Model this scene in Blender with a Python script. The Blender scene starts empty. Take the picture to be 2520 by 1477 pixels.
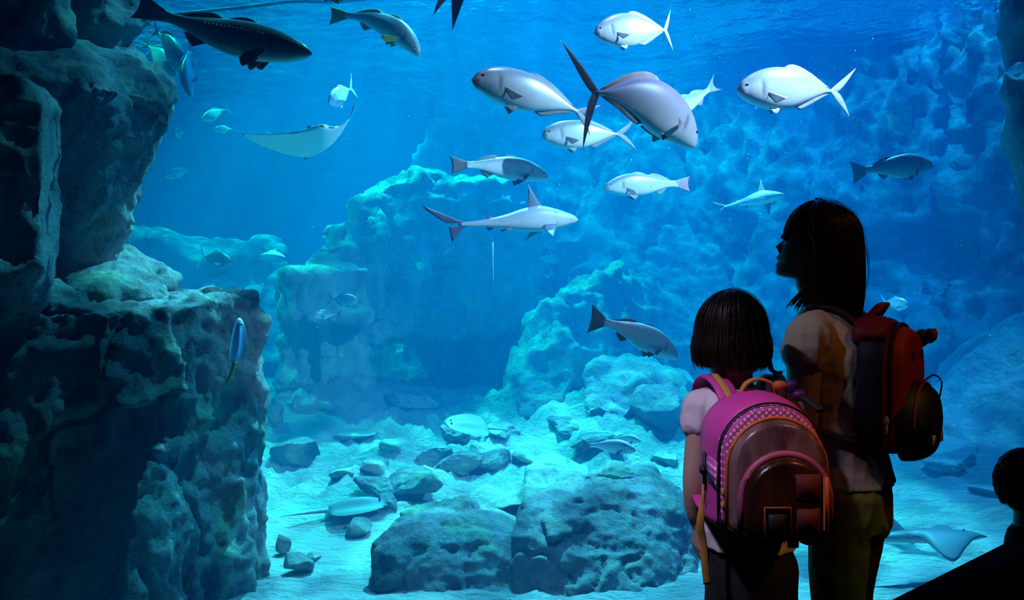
import bpy, bmesh, math, random
import numpy as np
from mathutils import Vector, Matrix, Quaternion
R = math.radians
SC = bpy.context.scene
COL = SC.collection
random.seed(7)

# ------------------------------------------------------------------ camera
FPX, CX, CY, CAMZ = 2000.0, 1260.0, 738.5, 1.30          # focal length in pixels of the 2520x1477 frame
cam_d = bpy.data.cameras.new('camera'); cam = bpy.data.objects.new('camera', cam_d); COL.objects.link(cam)
cam.location = (0, 0, CAMZ); cam.rotation_euler = (R(90), 0, 0)
cam_d.sensor_width = 36; cam_d.lens = 36 * FPX / 2520; cam_d.clip_start = 0.05; cam_d.clip_end = 200
SC.camera = cam

# ------------------------------------------------------------------ world, exposure, sampling options
w = bpy.data.worlds.new('world'); SC.world = w; w.use_nodes = True
w.node_tree.nodes['Background'].inputs[0].default_value = (0.0, 0.10, 0.28, 1)
w.node_tree.nodes['Background'].inputs[1].default_value = 0.10
vs = SC.view_settings
SC.display_settings.display_device = 'sRGB'
vs.view_transform = 'Standard'; vs.look = 'None'; vs.gamma = 1; vs.use_curve_mapping = False; vs.exposure = -0.13
cy = SC.cycles
cy.max_bounces = 6; cy.diffuse_bounces = 2; cy.glossy_bounces = 2; cy.transmission_bounces = 4
cy.volume_bounces = 1; cy.transparent_max_bounces = 12; cy.use_denoising = True
cy.sample_clamp_indirect = 4; cy.sample_clamp_direct = 0; cy.caustics_reflective = False; cy.caustics_refractive = False
cy.use_light_tree = True; cy.use_adaptive_sampling = True; cy.adaptive_threshold = 0.06; cy.adaptive_min_samples = 12

# ------------------------------------------------------------------ lamps
def spot(name, loc, aim, power, color, angle=70, radius=0.05, blend=0.5):
    d = bpy.data.lights.new(name, 'SPOT'); d.energy = power; d.color = color
    d.spot_size = R(angle); d.spot_blend = blend; d.shadow_soft_size = radius
    o = bpy.data.objects.new(name, d); COL.objects.link(o); o.location = loc
    o.rotation_euler = (Vector(aim) - Vector(loc)).to_track_quat('-Z', 'Y').to_euler()
    return o
def area(name, loc, aim, power, color, sx, sy, spread=180):
    d = bpy.data.lights.new(name, 'AREA'); d.energy = power; d.color = color
    d.shape = 'RECTANGLE'; d.size = sx; d.size_y = sy; d.spread = R(spread)
    o = bpy.data.objects.new(name, d); COL.objects.link(o); o.location = loc
    o.rotation_euler = (Vector(aim) - Vector(loc)).to_track_quat('-Z', 'Y').to_euler()
    return o
# tank floodlights above the water, plus spots added to light chosen parts
spot('tank_spot', (-1.6, 13.0, 9.0), (-1.5, 8.8, 0.0), 16000, (0.03, 0.95, 0.55), 62)
spot('tank_spot', (-5.6, 9.8, 9.0), (-2.3, 9.3, 0.1), 8500, (0.02, 0.95, 0.60), 44)
spot('tank_spot', (1.5, 12.3, 9.0), (2.0, 14.8, 1.5), 3600, (0.01, 0.85, 0.80), 60)  # added to graze the back wall and bring out its streaks
spot('tank_spot', (5.2, 9.8, 9.0), (5.2, 12.2, 2.0), 3500, (0.03, 0.45, 1.0), 60)  # added for blue patches of light on the right wall
spot('tank_spot', (-4.5, 18.0, 9.0), (-5.4, 14.8, 0.0), 9000, (0.01, 0.85, 0.80), 80)
spot('tank_spot', (0.3, 9.8, 9.0), (0.2, 5.2, -0.5), 32000, (0.22, 0.80, 1.0), 48)
spot('tank_spot', (4.2, 3.55, 5.1), (1.1, 5.5, 2.8), 4600, (0.85, 0.72, 1.0), 37, 0.08, 0.9)  # fish light, put below the surface and out of view at the right
spot('tank_spot', (1.0, 3.75, 8.0), (0.45, 4.4, 2.4), 1700, (0.55, 0.60, 1.0), 28, 0.10, 0.8)  # added narrow fill for the fish near the glass
spot('tank_spot', (0.7, 5.9, 8.0), (-1.9, 5.5, 1.7), 5600, (0.10, 0.72, 1.0), 31)  # added to brighten the cliff's right face, ledge and lip
spot('tank_spot', (5.0, 9.0, 9.0), (2.7, 6.3, -0.5), 10000, (0.10, 0.46, 1.0), 52)
area('tank_floodlight', (-4.0, 13.5, 10.5), (-4.0, 13.5, 0), 1650, (0.0, 0.55, 1.0), 7, 9)
area('tank_floodlight', (2.4, 11.0, 10.5), (2.4, 11.0, 0), 1150, (0.0, 0.22, 1.0), 5, 7)
# lamps of the visitors' room; the last two are added accents
spot('room_spot', (2.1, 0.85, 3.34), (1.02, 2.14, 1.26), 34, (1.0, 0.30, 0.05), 15, 0.10)
spot('room_spot', (2.0, 0.80, 3.34), (0.66, 1.66, 0.95), 100, (1.0, 0.34, 0.05), 11, 0.08, 0.9)
spot('room_spot', (-1.0, 0.85, 3.34), (0.43, 1.82, 0.96), 250, (0.74, 0.62, 1.0), 13, 0.10, 0.9)
spot('room_spot', (1.3, 0.9, 3.34), (0.95, 2.12, 0.44), 42, (0.9, 0.95, 0.45), 6, 0.06, 0.9)  # added narrow beam that only brightens the olive trousers
spot('room_spot', (-1.5, 1.0, 3.34), (0.70, 2.05, 1.25), 80, (0.85, 0.85, 1.0), 5, 0.06, 0.9)  # added narrow beam on the taller girl's sleeve

# ------------------------------------------------------------------ small helpers
def P(px, py, Y):
    return Vector(((px - CX) / FPX * Y, Y, CAMZ - (py - CY) / FPX * Y))
def sstep(t):
    t = np.clip(t, 0, 1); return t * t * (3 - 2 * t)

def _hash(ix, iy, iz, seed):
    h = (ix * 374761393 + iy * 668265263 + iz * 2147483647 + seed * 1274126177) & 0xFFFFFFFF
    h = ((h ^ (h >> 13)) * 1274126177) & 0xFFFFFFFF
    h = (h ^ (h >> 16)) * 2246822519 & 0xFFFFFFFF
    return ((h ^ (h >> 15)) & 0xFFFF) / 32767.5 - 1.0
def vnoise(p, seed=0):
    p = np.asarray(p, dtype=np.float64); i = np.floor(p).astype(np.int64); f = p - i
    u = f * f * f * (f * (f * 6 - 15) + 10)
    r = 0
    for dx in (0, 1):
        wx = u[:, 0] if dx else 1 - u[:, 0]
        for dy in (0, 1):
            wy = u[:, 1] if dy else 1 - u[:, 1]
            for dz in (0, 1):
                wz = u[:, 2] if dz else 1 - u[:, 2]
                r = r + wx * wy * wz * _hash(i[:, 0] + dx, i[:, 1] + dy, i[:, 2] + dz, seed)
    return r
def fbm(p, octv=4, seed=0, gain=0.5, ridged=False):
    r = 0; a = 1; tot = 0; p = np.asarray(p, dtype=np.float64)
    for k in range(octv):
        n = vnoise(p * (2.03 ** k) + 17.3 * k, seed + k)
        if ridged: n = 1 - 2 * np.abs(n)
        r = r + a * n; tot += a; a *= gain
    return r / tot

def tag(o, label=None, cat=None, group=None, kind=None):
    if label: o['label'] = label
    if cat: o['category'] = cat
    if group: o['group'] = group
    if kind: o['kind'] = kind
    return o
def empty(name, loc, rz=0):
    o = bpy.data.objects.new(name, None); COL.objects.link(o); o.location = loc; o.rotation_euler = (0, 0, rz)
    o.empty_display_size = 0.1
    return o
def link(name, me, mats, parent=None, smooth=True):
    o = bpy.data.objects.new(name, me); COL.objects.link(o)
    for m in (mats if isinstance(mats, (list, tuple)) else [mats]): me.materials.append(m)
    if smooth: me.polygons.foreach_set('use_smooth', [True] * len(me.polygons))
    if parent is not None:
        o.parent = parent
        bpy.context.view_layer.update()
        o.matrix_parent_inverse = parent.matrix_world.inverted()
    return o
def from_bm(name, bm, mats, parent=None, smooth=True):
    me = bpy.data.meshes.new(name); bm.to_mesh(me); bm.free()
    return link(name, me, mats, parent, smooth)
def baked(me, mods):
    """mesh after modifiers given as (type, {settings})"""
    o = bpy.data.objects.new('tmp', me); COL.objects.link(o)
    for t, kw in mods:
        m = o.modifiers.new(t, t)
        for k, v in kw.items(): setattr(m, k, v)
    dg = bpy.context.evaluated_depsgraph_get(); dg.update()
    out = bpy.data.meshes.new_from_object(o.evaluated_get(dg))
    bpy.data.objects.remove(o); out.materials.clear()
    return out
def coords(me):
    a = np.empty(len(me.vertices) * 3); me.vertices.foreach_get('co', a); return a.reshape(-1, 3)
def normals(me):
    a = np.empty(len(me.vertices) * 3); me.vertices.foreach_get('normal', a); return a.reshape(-1, 3)
def setco(me, a):
    me.vertices.foreach_set('co', np.ascontiguousarray(a).ravel()); me.update()

# ------------------------------------------------------------------ materials
def mat(name):
    m = bpy.data.materials.new(name); m.use_nodes = True
    nt = m.node_tree; return m, nt, nt.nodes['Principled BSDF']
def N(nt, t, **kw):
    n = nt.nodes.new(t)
    for k, v in kw.items():
        if isinstance(k, str) and hasattr(n, k): setattr(n, k, v)
    return n
def simple(name, col, rough=0.6, metal=0.0, spec=0.5, bump=None, var=0.0, vscale=8.0, sheen=0.0):
    m, nt, b = mat(name)
    b.inputs['Base Color'].default_value = (*col, 1); b.inputs['Roughness'].default_value = rough
    b.inputs['Metallic'].default_value = metal; b.inputs['Specular IOR Level'].default_value = spec
    if sheen: b.inputs['Sheen Weight'].default_value = sheen
    tc = N(nt, 'ShaderNodeTexCoord')
    if var:
        n = N(nt, 'ShaderNodeTexNoise'); n.inputs['Scale'].default_value = vscale; n.inputs['Detail'].default_value = 4
        nt.links.new(tc.outputs['Object'], n.inputs['Vector'])
        mx = N(nt, 'ShaderNodeMix', data_type='RGBA')
        mx.inputs[6].default_value = (*[c * (1 - var) for c in col], 1); mx.inputs[7].default_value = (*[min(1, c * (1 + var)) for c in col], 1)
        nt.links.new(n.outputs['Fac'], mx.inputs[0]); nt.links.new(mx.outputs[2], b.inputs['Base Color'])
    if bump:
        n = N(nt, 'ShaderNodeTexNoise'); n.inputs['Scale'].default_value = bump[0]; n.inputs['Detail'].default_value = 5
        nt.links.new(tc.outputs['Object'], n.inputs['Vector'])
        bp = N(nt, 'ShaderNodeBump'); bp.inputs['Strength'].default_value = bump[1]; bp.inputs['Distance'].default_value = bump[2]
        nt.links.new(n.outputs['Fac'], bp.inputs['Height']); nt.links.new(bp.outputs[0], b.inputs['Normal'])
    return m

def rock_material(name, c1, c2, algae, pit=14.0, dist=0.05):
    m, nt, b = mat(name); L = nt.links.new
    tc = N(nt, 'ShaderNodeTexCoord')
    n1 = N(nt, 'ShaderNodeTexNoise'); n1.inputs['Scale'].default_value = 1.3; n1.inputs['Detail'].default_value = 8; n1.inputs['Roughness'].default_value = 0.62
    L(tc.outputs['Object'], n1.inputs['Vector'])
    cr = N(nt, 'ShaderNodeValToRGB'); e = cr.color_ramp.elements
    e[0].position = 0.36; e[0].color = (*c1, 1); e[1].position = 0.64; e[1].color = (*c2, 1)
    L(n1.outputs['Fac'], cr.inputs['Fac'])
    n2 = N(nt, 'ShaderNodeTexNoise'); n2.inputs['Scale'].default_value = 3.1; n2.inputs['Detail'].default_value = 6
    L(tc.outputs['Object'], n2.inputs['Vector'])
    r2 = N(nt, 'ShaderNodeValToRGB'); r2.color_ramp.elements[0].position = 0.52; r2.color_ramp.elements[1].position = 0.70
    L(n2.outputs['Fac'], r2.inputs['Fac'])
    mx = N(nt, 'ShaderNodeMix', data_type='RGBA'); mx.inputs[7].default_value = (*algae, 1)
    L(r2.outputs['Color'], mx.inputs[0]); L(cr.outputs['Color'], mx.inputs[6]); L(mx.outputs[2], b.inputs['Base Color'])
    b.inputs['Roughness'].default_value = 0.9; b.inputs['Specular IOR Level'].default_value = 0.2
    vo = N(nt, 'ShaderNodeTexVoronoi'); vo.inputs['Scale'].default_value = pit; 
    dn = N(nt, 'ShaderNodeTexNoise'); dn.inputs['Scale'].default_value = pit * 0.6; dn.inputs['Detail'].default_value = 8; dn.inputs['Roughness'].default_value = 0.7
    L(tc.outputs['Object'], dn.inputs['Vector'])
    av = N(nt, 'ShaderNodeMix', data_type='VECTOR'); av.inputs[0].default_value = 0.12
    L(tc.outputs['Object'], av.inputs[4]); L(dn.outputs['Color'], av.inputs[5]); L(av.outputs[1], vo.inputs['Vector'])
    pr = N(nt, 'ShaderNodeMath', operation='MINIMUM'); pr.inputs[1].default_value = 0.45; L(vo.outputs['Distance'], pr.inputs[0])
    ad = N(nt, 'ShaderNodeMath', operation='MULTIPLY_ADD'); ad.inputs[1].default_value = 1.6; L(dn.outputs['Fac'], ad.inputs[0]); L(pr.outputs[0], ad.inputs[2])
    bp = N(nt, 'ShaderNodeBump'); bp.inputs['Strength'].default_value = 0.8; bp.inputs['Distance'].default_value = dist
    L(ad.outputs[0], bp.inputs['Height']); L(bp.outputs[0], b.inputs['Normal'])
    return m
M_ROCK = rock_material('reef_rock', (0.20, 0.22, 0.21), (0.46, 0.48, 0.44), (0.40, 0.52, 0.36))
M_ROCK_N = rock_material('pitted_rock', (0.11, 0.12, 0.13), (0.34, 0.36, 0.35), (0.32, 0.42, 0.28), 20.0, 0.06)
M_ROCK_F = rock_material('far_rock', (0.12, 0.17, 0.18), (0.52, 0.62, 0.55), (0.40, 0.66, 0.46), 4.0, 0.16)

def sand_material():
    m, nt, b = mat('pale_sand'); L = nt.links.new
    tc = N(nt, 'ShaderNodeTexCoord')
    n = N(nt, 'ShaderNodeTexNoise'); n.inputs['Scale'].default_value = 0.9; n.inputs['Detail'].default_value = 8; n.inputs['Roughness'].default_value = 0.65
    L(tc.outputs['Object'], n.inputs['Vector'])
    cr = N(nt, 'ShaderNodeValToRGB'); e = cr.color_ramp.elements
    e[0].position = 0.35; e[0].color = (0.34, 0.37, 0.35, 1); e[1].position = 0.65; e[1].color = (0.66, 0.67, 0.62, 1)
    L(n.outputs['Fac'], cr.inputs['Fac']); L(cr.outputs['Color'], b.inputs['Base Color'])
    b.inputs['Roughness'].default_value = 0.75
    mp = N(nt, 'ShaderNodeMapping'); mp.inputs['Scale'].default_value = (3.2, 7.5, 5); mp.inputs['Rotation'].default_value = (0, 0, 0.25)
    L(tc.outputs['Object'], mp.inputs['Vector'])
    f = N(nt, 'ShaderNodeTexNoise'); f.inputs['Scale'].default_value = 1.6; f.inputs['Detail'].default_value = 7; f.inputs['Roughness'].default_value = 0.68
    L(mp.outputs[0], f.inputs['Vector'])
    bp = N(nt, 'ShaderNodeBump'); bp.inputs['Strength'].default_value = 1.0; bp.inputs['Distance'].default_value = 0.22
    L(f.outputs['Fac'], bp.inputs['Height']); L(bp.outputs[0], b.inputs['Normal'])
    return m
M_SAND = sand_material()

# ------------------------------------------------------------------ the water: a real scattering body and its rippled top
WZ = 5.3
def box_bm(x0, x1, y0, y1, z0, z1):
    bm = bmesh.new()
    vs_ = [bm.verts.new((x, y, z)) for z in (z0, z1) for y in (y0, y1) for x in (x0, x1)]
    for f in ((0, 2, 3, 1), (4, 5, 7, 6), (0, 1, 5, 4), (2, 6, 7, 3), (0, 4, 6, 2), (1, 3, 7, 5)): bm.faces.new([vs_[i] for i in f])
    return bm
mw = bpy.data.materials.new('tank_water'); mw.use_nodes = True; nt = mw.node_tree; nt.nodes.clear()
out = N(nt, 'ShaderNodeOutputMaterial'); sc_ = N(nt, 'ShaderNodeVolumeScatter'); ab = N(nt, 'ShaderNodeVolumeAbsorption'); add = N(nt, 'ShaderNodeAddShader')
sc_.inputs['Color'].default_value = (0.004, 0.42, 1.0, 1); sc_.inputs['Density'].default_value = 0.044; sc_.inputs['Anisotropy'].default_value = 0.0
ab.inputs['Color'].default_value = (0.30, 0.87, 0.955, 1); ab.inputs['Density'].default_value = 0.26
nt.links.new(sc_.outputs[0], add.inputs[0]); nt.links.new(ab.outputs[0], add.inputs[1]); nt.links.new(add.outputs[0], out.inputs['Volume'])
water = from_bm('tank_water', box_bm(-13, 13, 3.30, 26, -1.2, WZ), mw, smooth=False)
tag(water, 'blue hazy sea water filling the whole aquarium tank', 'water', kind='stuff')

# rippled top of the water: a cell pattern in its transparency imitates caustic lines
ms = bpy.data.materials.new('rippled_water_top'); ms.use_nodes = True; nt = ms.node_tree; nt.nodes.clear(); L = nt.links.new
out = N(nt, 'ShaderNodeOutputMaterial'); tr = N(nt, 'ShaderNodeBsdfTransparent'); gl = N(nt, 'ShaderNodeBsdfGlossy'); mix = N(nt, 'ShaderNodeMixShader')
tc = N(nt, 'ShaderNodeTexCoord'); nz = N(nt, 'ShaderNodeTexNoise'); nz.inputs['Scale'].default_value = 1.1; nz.inputs['Detail'].default_value = 3
L(tc.outputs['Object'], nz.inputs['Vector'])
wv = N(nt, 'ShaderNodeMix', data_type='VECTOR'); wv.inputs[0].default_value = 0.35; L(tc.outputs['Object'], wv.inputs[4]); L(nz.outputs['Color'], wv.inputs[5])
v1 = N(nt, 'ShaderNodeTexVoronoi', feature='DISTANCE_TO_EDGE'); v1.inputs['Scale'].default_value = 4.2; L(wv.outputs[1], v1.inputs['Vector'])
cr = N(nt, 'ShaderNodeValToRGB'); e = cr.color_ramp.elements
e[0].position = 0.0; e[0].color = (1, 1, 1, 1); e[1].position = 0.16; e[1].color = (0.36, 0.36, 0.36, 1)
L(v1.outputs['Distance'], cr.inputs['Fac']); L(cr.outputs['Color'], tr.inputs['Color'])
gl.inputs['Roughness'].default_value = 0.08; gl.inputs['Color'].default_value = (0.6, 0.8, 1, 1)
n3 = N(nt, 'ShaderNodeTexNoise'); n3.inputs['Scale'].default_value = 2.0; n3.inputs['Detail'].default_value = 4; L(tc.outputs['Object'], n3.inputs['Vector'])
bp = N(nt, 'ShaderNodeBump'); bp.inputs['Distance'].default_value = 0.15; L(n3.outputs['Fac'], bp.inputs['Height']); L(bp.outputs[0], gl.inputs['Normal'])
fr = N(nt, 'ShaderNodeLayerWeight'); fr.inputs['Blend'].default_value = 0.35
L(fr.outputs['Fresnel'], mix.inputs[0]); L(tr.outputs[0], mix.inputs[1]); L(gl.outputs[0], mix.inputs[2]); L(mix.outputs[0], out.inputs['Surface'])
bm = bmesh.new(); bmesh.ops.create_grid(bm, x_segments=120, y_segments=110, size=1)
for v in bm.verts:
    x, y = v.co.x * 13, 3.3 + (v.co.y + 1) / 2 * 22.7
    v.co = (x, y, WZ + 0.03 * math.sin(x * 2.1 + math.sin(y * 1.3)) + 0.025 * math.sin(y * 2.7 + x * 0.8))
surf = from_bm('water_surface', bm, ms); tag(surf, 'rippled top of the water seen from below across the tank', 'water', kind='stuff')
# ================================================================== the tank: sand, rock work
def zs(X, Y):
    X = np.asarray(X, float); Y = np.asarray(Y, float)
    z = -0.5 + 0.4 * sstep((Y - 6) / 6) + 0.6 * sstep((Y - 12) / 6)
    z = z + 0.42 * np.exp(-((X + 2.35) / 1.0) ** 2 - ((Y - 10.2) / 1.1) ** 2)          # slope under the stepped outcrop
    z = z + 0.30 * np.exp(-((X - 0.9) / 1.3) ** 2 - ((Y - 9.6) / 1.4) ** 2)
    z = z + 0.28 * np.exp(-((X - 4.6) / 1.6) ** 2 - ((Y - 8.6) / 1.6) ** 2)
    return z
def terrain(X, Y):
    """the sand's height with its ripples and rubble"""
    X = np.atleast_1d(np.asarray(X, float)); Y = np.atleast_1d(np.asarray(Y, float))
    p = np.stack([X, Y, 0 * X], 1)
    amp = 0.35 + 0.65 * sstep((Y - 5.8) / 3); rub = np.exp(-((X + 0.2) / 2.8) ** 4) * sstep((Y - 6.0) / 1.2)
    z = zs(X, Y) + amp * (0.13 * fbm(p * 0.7, 4, 3) + 0.06 * fbm(p * np.array([1.4, 2.6, 1]), 4, 9, 0.55, True)) + 0.022 * fbm(p * np.array([5, 9, 1]), 3, 5)
    r = fbm(p * np.array([1.7, 2.4, 1]) + 7, 5, 19, 0.62, True)
    r2 = fbm(p * np.array([4.0, 5.0, 1]) + 3, 4, 29, 0.6, True)
    near = fbm(p * np.array([3.0, 7.0, 1]) + 5, 4, 41, 0.6, True)
    return z + rub * (0.24 * r + 0.09 * r2 + 0.03) + 0.030 * (1 - rub) * near
def ground_y(px, py):
    """distance at which the sand shows at a pixel"""
    lo, hi = 3.4, 20.0
    for _ in range(24):
        m = (lo + hi) / 2
        p = P(px, py, m)
        if p.z > float(terrain(p.x, m)[0]): lo = m
        else: hi = m
    return lo

nx, ny = 420, 460
u = np.linspace(-1, 1, nx); v = np.linspace(0, 1, ny) ** 1.7
Y = 3.32 + v * 22.4
X, Yg = np.meshgrid(u, Y); X = X * (4 + 0.62 * Yg).clip(0, 12.8)
pts = np.stack([X.ravel(), Yg.ravel(), np.zeros(X.size)], 1)
Z = terrain(X.ravel(), Yg.ravel())
pts[:, 2] = Z
me = bpy.data.meshes.new('sand_bed')
idx = np.arange(nx * ny).reshape(ny, nx)
q = np.stack([idx[:-1, :-1], idx[:-1, 1:], idx[1:, 1:], idx[1:, :-1]], -1).reshape(-1, 4)
me.from_pydata(pts.tolist(), [], q.tolist()); 
sand = link('sand_bed', me, M_SAND); tag(sand, 'pale rippled sand covering the bottom of the tank', 'sand', kind='structure')

def rock(name, hulls, voxel=0.04, smooth=4, amp=0.06, scale=1.2, seed=0, m=None, fine=0.3, cracks=0.0, back=None, subtract=None):
    """rock mass: convex chunks given by seen points (px, py, distance), fused, rounded and weathered"""
    me = bpy.data.meshes.new(name); bm = bmesh.new()
    for h in hulls:
        b2 = bmesh.new()
        for (px, py, Y_) in h: b2.verts.new(P(px, py, Y_))
        r = bmesh.ops.convex_hull(b2, input=b2.verts)
        dead = list({g for g in r['geom_interior'] + r['geom_unused'] if isinstance(g, bmesh.types.BMVert)})
        if dead: bmesh.ops.delete(b2, geom=dead, context='VERTS')
        bmesh.ops.recalc_face_normals(b2, faces=b2.faces)
        t = bpy.data.meshes.new('t'); b2.to_mesh(t); b2.free(); bm.from_mesh(t); bpy.data.meshes.remove(t)
    bm.to_mesh(me); bm.free()
    me = baked(me, [('REMESH', dict(mode='VOXEL', voxel_size=voxel)), ('SMOOTH', dict(factor=0.5, iterations=smooth))])
    p = coords(me); n = normals(me)
    d = amp * fbm(p * scale, 4, seed) + amp * 0.8 * (fbm(p * scale * 1.7 + 40, 3, seed + 11, 0.5, True) - 0.3)
    d = d + amp * fine * fbm(p * scale * 6, 3, seed + 23, 0.6)
    if cracks: 
        c = np.abs(fbm(p * np.array([scale * 1.1, scale * 1.1, scale * 0.5]), 3, seed + 31)); d = d - cracks * np.exp(-(c / 0.03) ** 2)
    p = p + n * d[:, None]
    setco(me, p)
    return link(name, me, m or M_ROCK)

def lump(name, px, py, w_px, h_px, label, Y_=None, depth=None, seed=0, amp=0.22, m=None, rest=True, sink=0.22, flat=1.0, tilt=0, group=None, cat='rock', res=4, sq=2.6):
    """loose rock whose foot shows at (px, py)"""
    Y_ = Y_ or ground_y(px, py)
    wx = w_px / FPX * Y_ / 2; hz = h_px / FPX * Y_ / 2; dy = depth or wx * 0.9
    bm = bmesh.new(); bmesh.ops.create_icosphere(bm, subdivisions=res, radius=1)
    me = bpy.data.meshes.new(name); bm.to_mesh(me); bm.free()
    p = coords(me)
    k = (np.abs(p) ** sq).sum(1) ** (-1 / sq); p = p * k[:, None]              # blocky
    rs = np.random.RandomState(seed + 5)
    for _ in range(9):                                                        # cleaved faces
        a = rs.normal(size=3); a /= np.linalg.norm(a); c = rs.uniform(0.45, 0.90)
        s = p @ a; p = p - np.clip(s - c, 0, None)[:, None] * a * 0.85
    n = p / np.linalg.norm(p, axis=1)[:, None]
    p = p + n * (amp * 0.5 * fbm(p * 1.6 + seed * 3.7, 4, seed) + amp * 0.25 * fbm(p * 5 + seed, 3, seed + 2))[:, None]
    p = p * np.array([wx, dy, hz])
    ct, st = math.cos(tilt), math.sin(tilt)
    p = np.stack([p[:, 0] * ct - p[:, 2] * st, p[:, 1], p[:, 0] * st + p[:, 2] * ct], 1)
    setco(me, p)
    o = link(name, me, m or M_ROCK)
    c = P(px, py, Y_); o.location = (c.x, Y_ + dy * 0.75, c.z + hz * (1 - sink))
    tag(o, label, cat, group)
    return o

# ---- left: cliff, overhang, column
B = lambda *a: list(a)
cliff = rock('rock_cliff', [
    B((475,752,4.75),(478,1600,4.75),(-120,770,4.15),(-120,1650,4.1),(628,716,5.22),(650,800,5.3),(660,1480,5.3),(560,716,6.4),(560,1400,6.4),(-120,760,6.4),(-120,1400,6.4)),
    B((385,1085,4.50),(452,1062,4.62),(455,1600,4.60),(300,1600,4.3),(330,1200,4.35),(450,1062,5.2),(300,1200,5.2)),
    B((540,1180,5.0),(600,1170,5.0),(640,1560,5.15),(520,1560,4.75),(560,1300,5.6)),
    B((250,770,4.45),(300,760,4.6),(420,765,4.66),(470,960,4.62),(300,1010,4.40),(230,900,4.38),(300,900,5.2))],
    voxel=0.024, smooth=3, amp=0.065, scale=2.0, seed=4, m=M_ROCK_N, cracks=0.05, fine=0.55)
tag(cliff, 'tall dark pitted rock cliff standing at the left edge with a flat ledge on top', 'rock cliff')
over = rock('rock_overhang', [
    B((-120,40,4.9),(238,88,5.5),(350,128,5.6),(430,192,5.55),(433,256,5.3),(290,216,4.80),(130,196,4.65),(-120,170,4.5),
      (284,525,5.35),(278,655,5.5),(140,700,5.2),(-120,700,4.9),(420,220,7),(280,560,7),(-120,-80,7),(-120,700,7)),
    B((-120,-260,4.7),(105,-260,4.75),(122,-20,4.8),(165,95,5.0),(60,120,4.85),(-120,130,4.7),(-120,-260,6.4),(150,-260,6.4),(165,90,6.4)),
    B((120,-260,5.4),(262,-260,5.4),(240,28,5.3),(262,45,5.3),(374,18,5.6),(373,66,5.6),(332,104,5.6),(260,150,5.5),(150,120,5.3),(120,-260,7),(262,-260,7),(373,40,7),(150,120,7))],
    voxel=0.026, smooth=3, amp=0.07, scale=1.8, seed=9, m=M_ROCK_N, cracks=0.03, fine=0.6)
tag(over, 'dark rock overhang jutting from the upper left with a mossy lit lip', 'rock overhang')
colm = rock('rock_column', [
    B((-160,168,3.95),(50,178,4.05),(98,215,4.12),(112,262,4.1),(138,262,4.45),(142,360,4.5),(104,470,4.1),(136,470,4.45),(100,560,4.1),(134,560,4.45),(96,660,4.1),(132,696,4.45),(-160,720,3.9),
      (130,300,5.3),(120,700,5.3),(-160,168,5.3),(-160,720,5.3)),
    B((-160,640,3.9),(60,650,4.05),(120,700,4.25),(90,780,4.2),(-160,800,3.9),(-160,700,5),(120,740,5))],
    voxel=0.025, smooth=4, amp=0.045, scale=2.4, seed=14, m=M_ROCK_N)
tag(colm, 'near dark rock column on the far left with a pale rounded right edge', 'rock column')

# ---- rocks lying on the cliff ledge
def slab(name, pts, label, voxel=0.018, amp=0.03, scale=4.0, seed=0, m=None, group=None, smooth=2):
    o = rock(name, [pts], voxel=voxel, smooth=smooth, amp=amp, scale=scale, seed=seed, m=m or M_ROCK_N)
    return tag(o, label, 'rock', group)
slab('ledge_rock', B((272,604,5.7),(300,600,5.8),(352,626,5.8),(446,680,5.9),(428,712,5.8),(380,720,5.6),(260,650,5.5),(270,700,5.5),(280,615,6.5),(440,690,6.5),(300,720,6.5)), 'dark wedge shaped rock at the back of the cliff ledge under the overhang', seed=2)
slab('ledge_rock', B((150,680,4.95),(236,652,5.1),(350,643,5.2),(382,678,5.1),(426,738,5.0),(300,756,4.8),(228,742,4.75),(250,690,4.8),(160,715,4.8),(350,650,5.6),(240,655,5.6),(420,735,5.6),(200,750,5.5)), 'largest pale topped rock lying on the cliff ledge', seed=5)
slab('ledge_rock', B((98,718,4.5),(142,690,4.6),(214,722,4.6),(226,752,4.55),(220,768,4.5),(122,770,4.45),(140,700,5),(220,760,5.0)), 'pale angular rock at the left end of the cliff ledge', seed=8)
for k, (px, py, w_, h_, Yk, lab) in enumerate([
    (515,722,44,16,5.5,'small flat dark stone on the back rim of the cliff ledge'),
    (470,742,60,22,5.1,'low grey stone on the cliff ledge beside the largest rock'),
    (560,724,60,12,5.6,'thin pale stone on the right corner of the cliff ledge'),
    (432,728,34,20,5.4,'little dark stone tucked behind the largest ledge rock'),
    (70,766,60,40,4.3,'dark stone with a pale rim at the foot of the rock column')]):
    lump('ledge_stone', px, py, w_, h_, lab, Y_=Yk, seed=20 + k, res=3, m=M_ROCK_N, sink=0.0)

# ---- far left reef beyond the open water
o = rock('far_reef', [
    B((230,560,15),(298,556,15),(308,590,15),(300,900,15),(230,900,15),(300,560,17),(230,900,17),(300,900,17)),
    B((292,575,15.2),(380,574,15.4),(432,598,15.2),(500,600,15.1),(520,900,14.6),(292,900,14.6),(292,580,17),(500,600,17),(500,900,17)),
    B((430,604,15.2),(500,590,15.4),(545,583,15.6),(600,590,15.5),(620,612,15.3),(620,900,14.2),(430,900,14.2),(500,590,17),(620,900,17),(430,900,17)),
    B((600,606,15.4),(626,586,15.6),(664,582,15.6),(700,602,15.4),(712,650,15),(730,900,13.8),(600,900,13.8),(664,590,17),(730,900,17)),
    B((655,640,15.0),(700,640,15.0),(720,900,13.2),(640,900,13.2),(655,650,16)),
    B((560,760,14.2),(700,800,13.8),(760,900,13.2),(500,900,13.2),(600,780,15),(700,900,15))],
    voxel=0.09, smooth=2, amp=0.16, scale=0.7, seed=21, m=M_ROCK_F, cracks=0.1)
tag(o, 'far greenish reef of low rocks at the back left of the tank', 'rock reef')

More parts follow.
